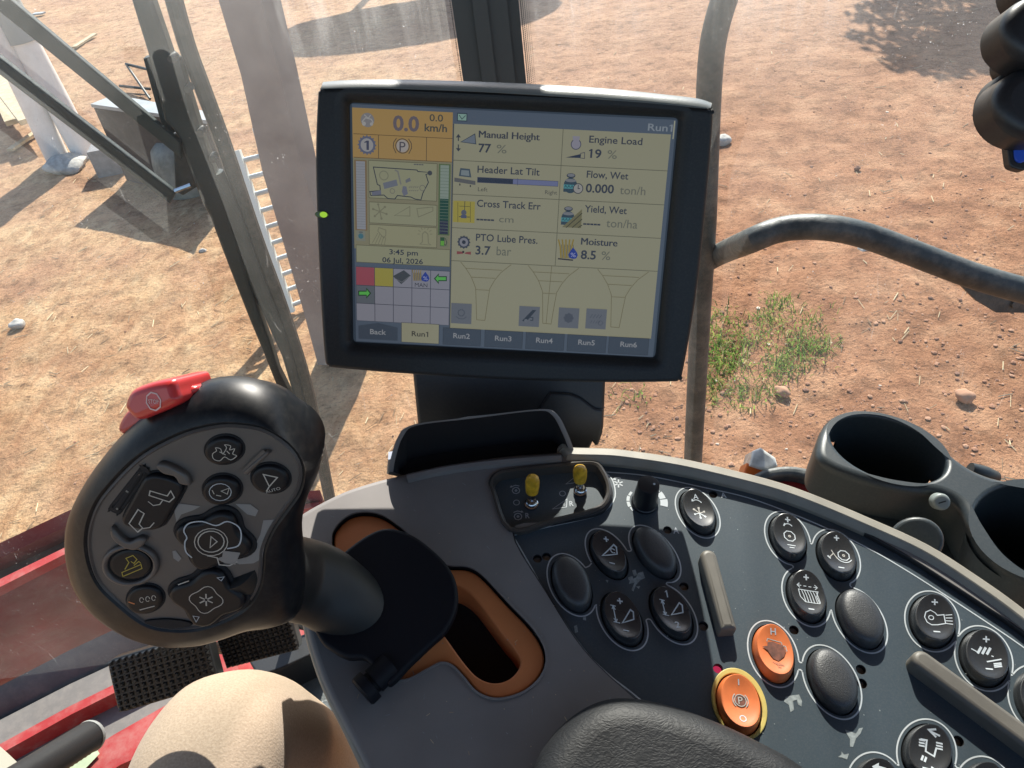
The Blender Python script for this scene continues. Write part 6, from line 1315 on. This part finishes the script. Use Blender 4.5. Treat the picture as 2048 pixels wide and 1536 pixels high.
# ================================================================ CUP HOLDER
CF = Frame(D(1768, 895, .66), (Vector((.05, -.12, 1))).normalized())
ch = thing('cup_holder', CF.o, 'dark green grey double cup holder right of the console', 'cup holder')
def ce(cx_, cy_, a, b_, rot, n=48):
    return [CF.px(cx_ + a * math.cos(t) * math.cos(R_(rot)) - b_ * math.sin(t) * math.sin(R_(rot)), cy_ + a * math.cos(t) * math.sin(R_(rot)) + b_ * math.sin(t) * math.cos(R_(rot))) for t in [6.2832 * k / n for k in range(n)]]
h1 = ce(1778, 897, 121, 58, 19, 96); h2 = ce(2085, 1062, 140, 92, 16)
co = spline([CF.px(*p) for p in [(1633, 905), (1640, 862), (1662, 832), (1700, 817), (1750, 817), (1800, 830), (1850, 857), (1890, 893), (1935, 928), (1985, 950), (2060, 965), (2160, 990), (2240, 1060), (2240, 1150), (2150, 1190), (2060, 1165), (1990, 1115), (1945, 1052), (1918, 1005), (1880, 985), (1830, 980), (1770, 970), (1700, 950), (1655, 930)]], 5)
mb = MB(); mb.plate(CF, co, [h1, h2], 0, -.045, .0075, M_cup, hole_bot=-.02, hbev=.004, nb=7, bottom=False); mb.build('holder_top', ch, smooth=60)
def cupwall(hl, depth, name, wins):
    mb = MB(); c = Vector((sum(p[0] for p in hl) / len(hl), sum(p[1] for p in hl) / len(hl))); n = len(hl); R = 28
    for off in (1.0, 1.05):
        vs = []
        for j in range(R + 1):
            t = j / R; k = off * (1 - .16 * t)
            for p in hl: q = c + (Vector(p) - c) * k; vs.append(CF.to(q[:], -.012 - depth * t))
        fs = []
        for j in range(R):
            for i in range(n):
                if any(math.hypot(((i - a + n / 2) % n - n / 2) / wa, (j - b_) / wb) < 1 for a, b_, wa, wb in wins): continue
                fs.append((j * n + i, j * n + (i + 1) % n, (j + 1) * n + (i + 1) % n, (j + 1) * n + i))
        mb.add(vs, fs, M_cup)
    k = .84; mb.cap([[CF.to((c + (Vector(p) - c) * k)[:], -.012 - depth) for p in hl]], M_cup); mb.build(name, ch, smooth=60, recalc=False)
cupwall(h1, .085, 'cup_wall', [(93, 9, 4.5, 5), (52, 9, 4, 4.5)]); cupwall(h2, .085, 'cup_wall', [])
CB = Frame(CF.to((0, 0), -.045), CF.n)
lb = spline([CB.px(*p) for p in [(1634, 962), (1645, 950), (1700, 985), (1790, 1010), (1890, 1010), (1960, 1050), (2060, 1140), (2300, 1250), (2300, 1400), (2048, 1230), (1900, 1150), (1790, 1075), (1700, 1035), (1640, 1005)]], 4)
mb = MB(); mb.plate(CB, lb, [], .002, -.07, .008, M_cup); mb.build('holder_body', ch, smooth=60)
sf2 = Frame(CF.to(CF.px(1879, 1003), -.004), (CF.n + Vector((-.3, -.9, 0))).normalized())
mb = MB(); c = sf2.px(1879, 1003); mb.plate(sf2, [(c[0] + .0068 * math.cos(6.2832 * k / 24), c[1] + .0068 * math.sin(6.2832 * k / 24)) for k in range(24)], [], .006, -.004, .0025, mat('screw_grey', (.22, .25, .24), .4)); mb.line(sf2, [(c[0] - .003, c[1]), (c[0] + .003, c[1])], .001, .0063, M_gap); mb.build('screw_head', ch)
mb = MB(); mb.tube([D(1940, 938, .68), D(1968, 948, .68), D(1990, 955, .685)], [.006, .0075, .006], M_cup, 16); mb.build('latch_barrel', ch)
# round air vent hidden below the holder
vf = Frame(PF.to(PF.px(1835, 1060), -.02), Vector((-.3, -.5, .8)))
mb = MB(); mb.plate(vf, [vf.px(1832 + 56 * math.cos(6.2832 * k / 30), 1082 - 48 * math.sin(6.2832 * k / 30)) for k in range(30)], [], .004, -.02, .003, M_cup); tag(mb.build('round_knob', ch), 'dark round knob half hidden under the holder')
# ================================================================ BALL MOUNT top right
bm_ = thing('camera_mount', D(2040, 150, .5), 'black jointed mount with a blue tab at the top right corner', 'mount')
def blobm(cx_, cy_, d, rx, ry, th, m, name, rot=0):
    f = Frame(D(cx_, cy_, d), RM.col[2].copy() if False else -(RM @ Vector((0, 0, -1))), Vector((0, .62, .77)))
    l = [f.px(cx_ + rx * math.cos(t) * math.cos(R_(rot)) - ry * math.sin(t) * math.sin(R_(rot)), cy_ + rx * math.cos(t) * math.sin(R_(rot)) + ry * math.sin(t) * math.cos(R_(rot))) for t in [6.2832 * k / 44 for k in range(44)]]
    mb = MB(); mb.plate(f, l, [], th / 2, -th / 2, min(th * .3, .012), m, nb=6); mb.build(name, bm_, smooth=60)
blobm(2062, 72, .47, 76, 68, .026, M_blk, 'upper_clamp'); blobm(2055, 88, .485, 74, 50, .02, M_blk, 'clamp_ring'); blobm(2062, 126, .49, 62, 46, .022, M_blk, 'ball_socket')
blobm(2060, 216, .48, 90, 74, .026, M_blk, 'lower_body'); blobm(2054, 213, .495, 91, 78, .018, M_mon, 'lower_shell'); blobm(2070, -20, .5, 60, 60, .02, M_blk, 'mount_arm')
f = Frame(D(2030, 312, .495), -(RM @ Vector((0, 0, -1))), Vector((0, .62, .77)))
mb = MB(); mb.plate(f, rquad([f.px(*p) for p in [(2006, 270), (2085, 270), (2045, 345), (2014, 336)]], .003), [], .003, -.003, .001, M_blk); mb.build('tab_frame', bm_)
mb = MB(); mb.plate(f, rquad([f.px(*p) for p in [(2018, 272), (2076, 272), (2038, 331), (2022, 326)]], .003), [], .0042, .002, .0006, M_blue); mb.build('blue_tab', bm_)
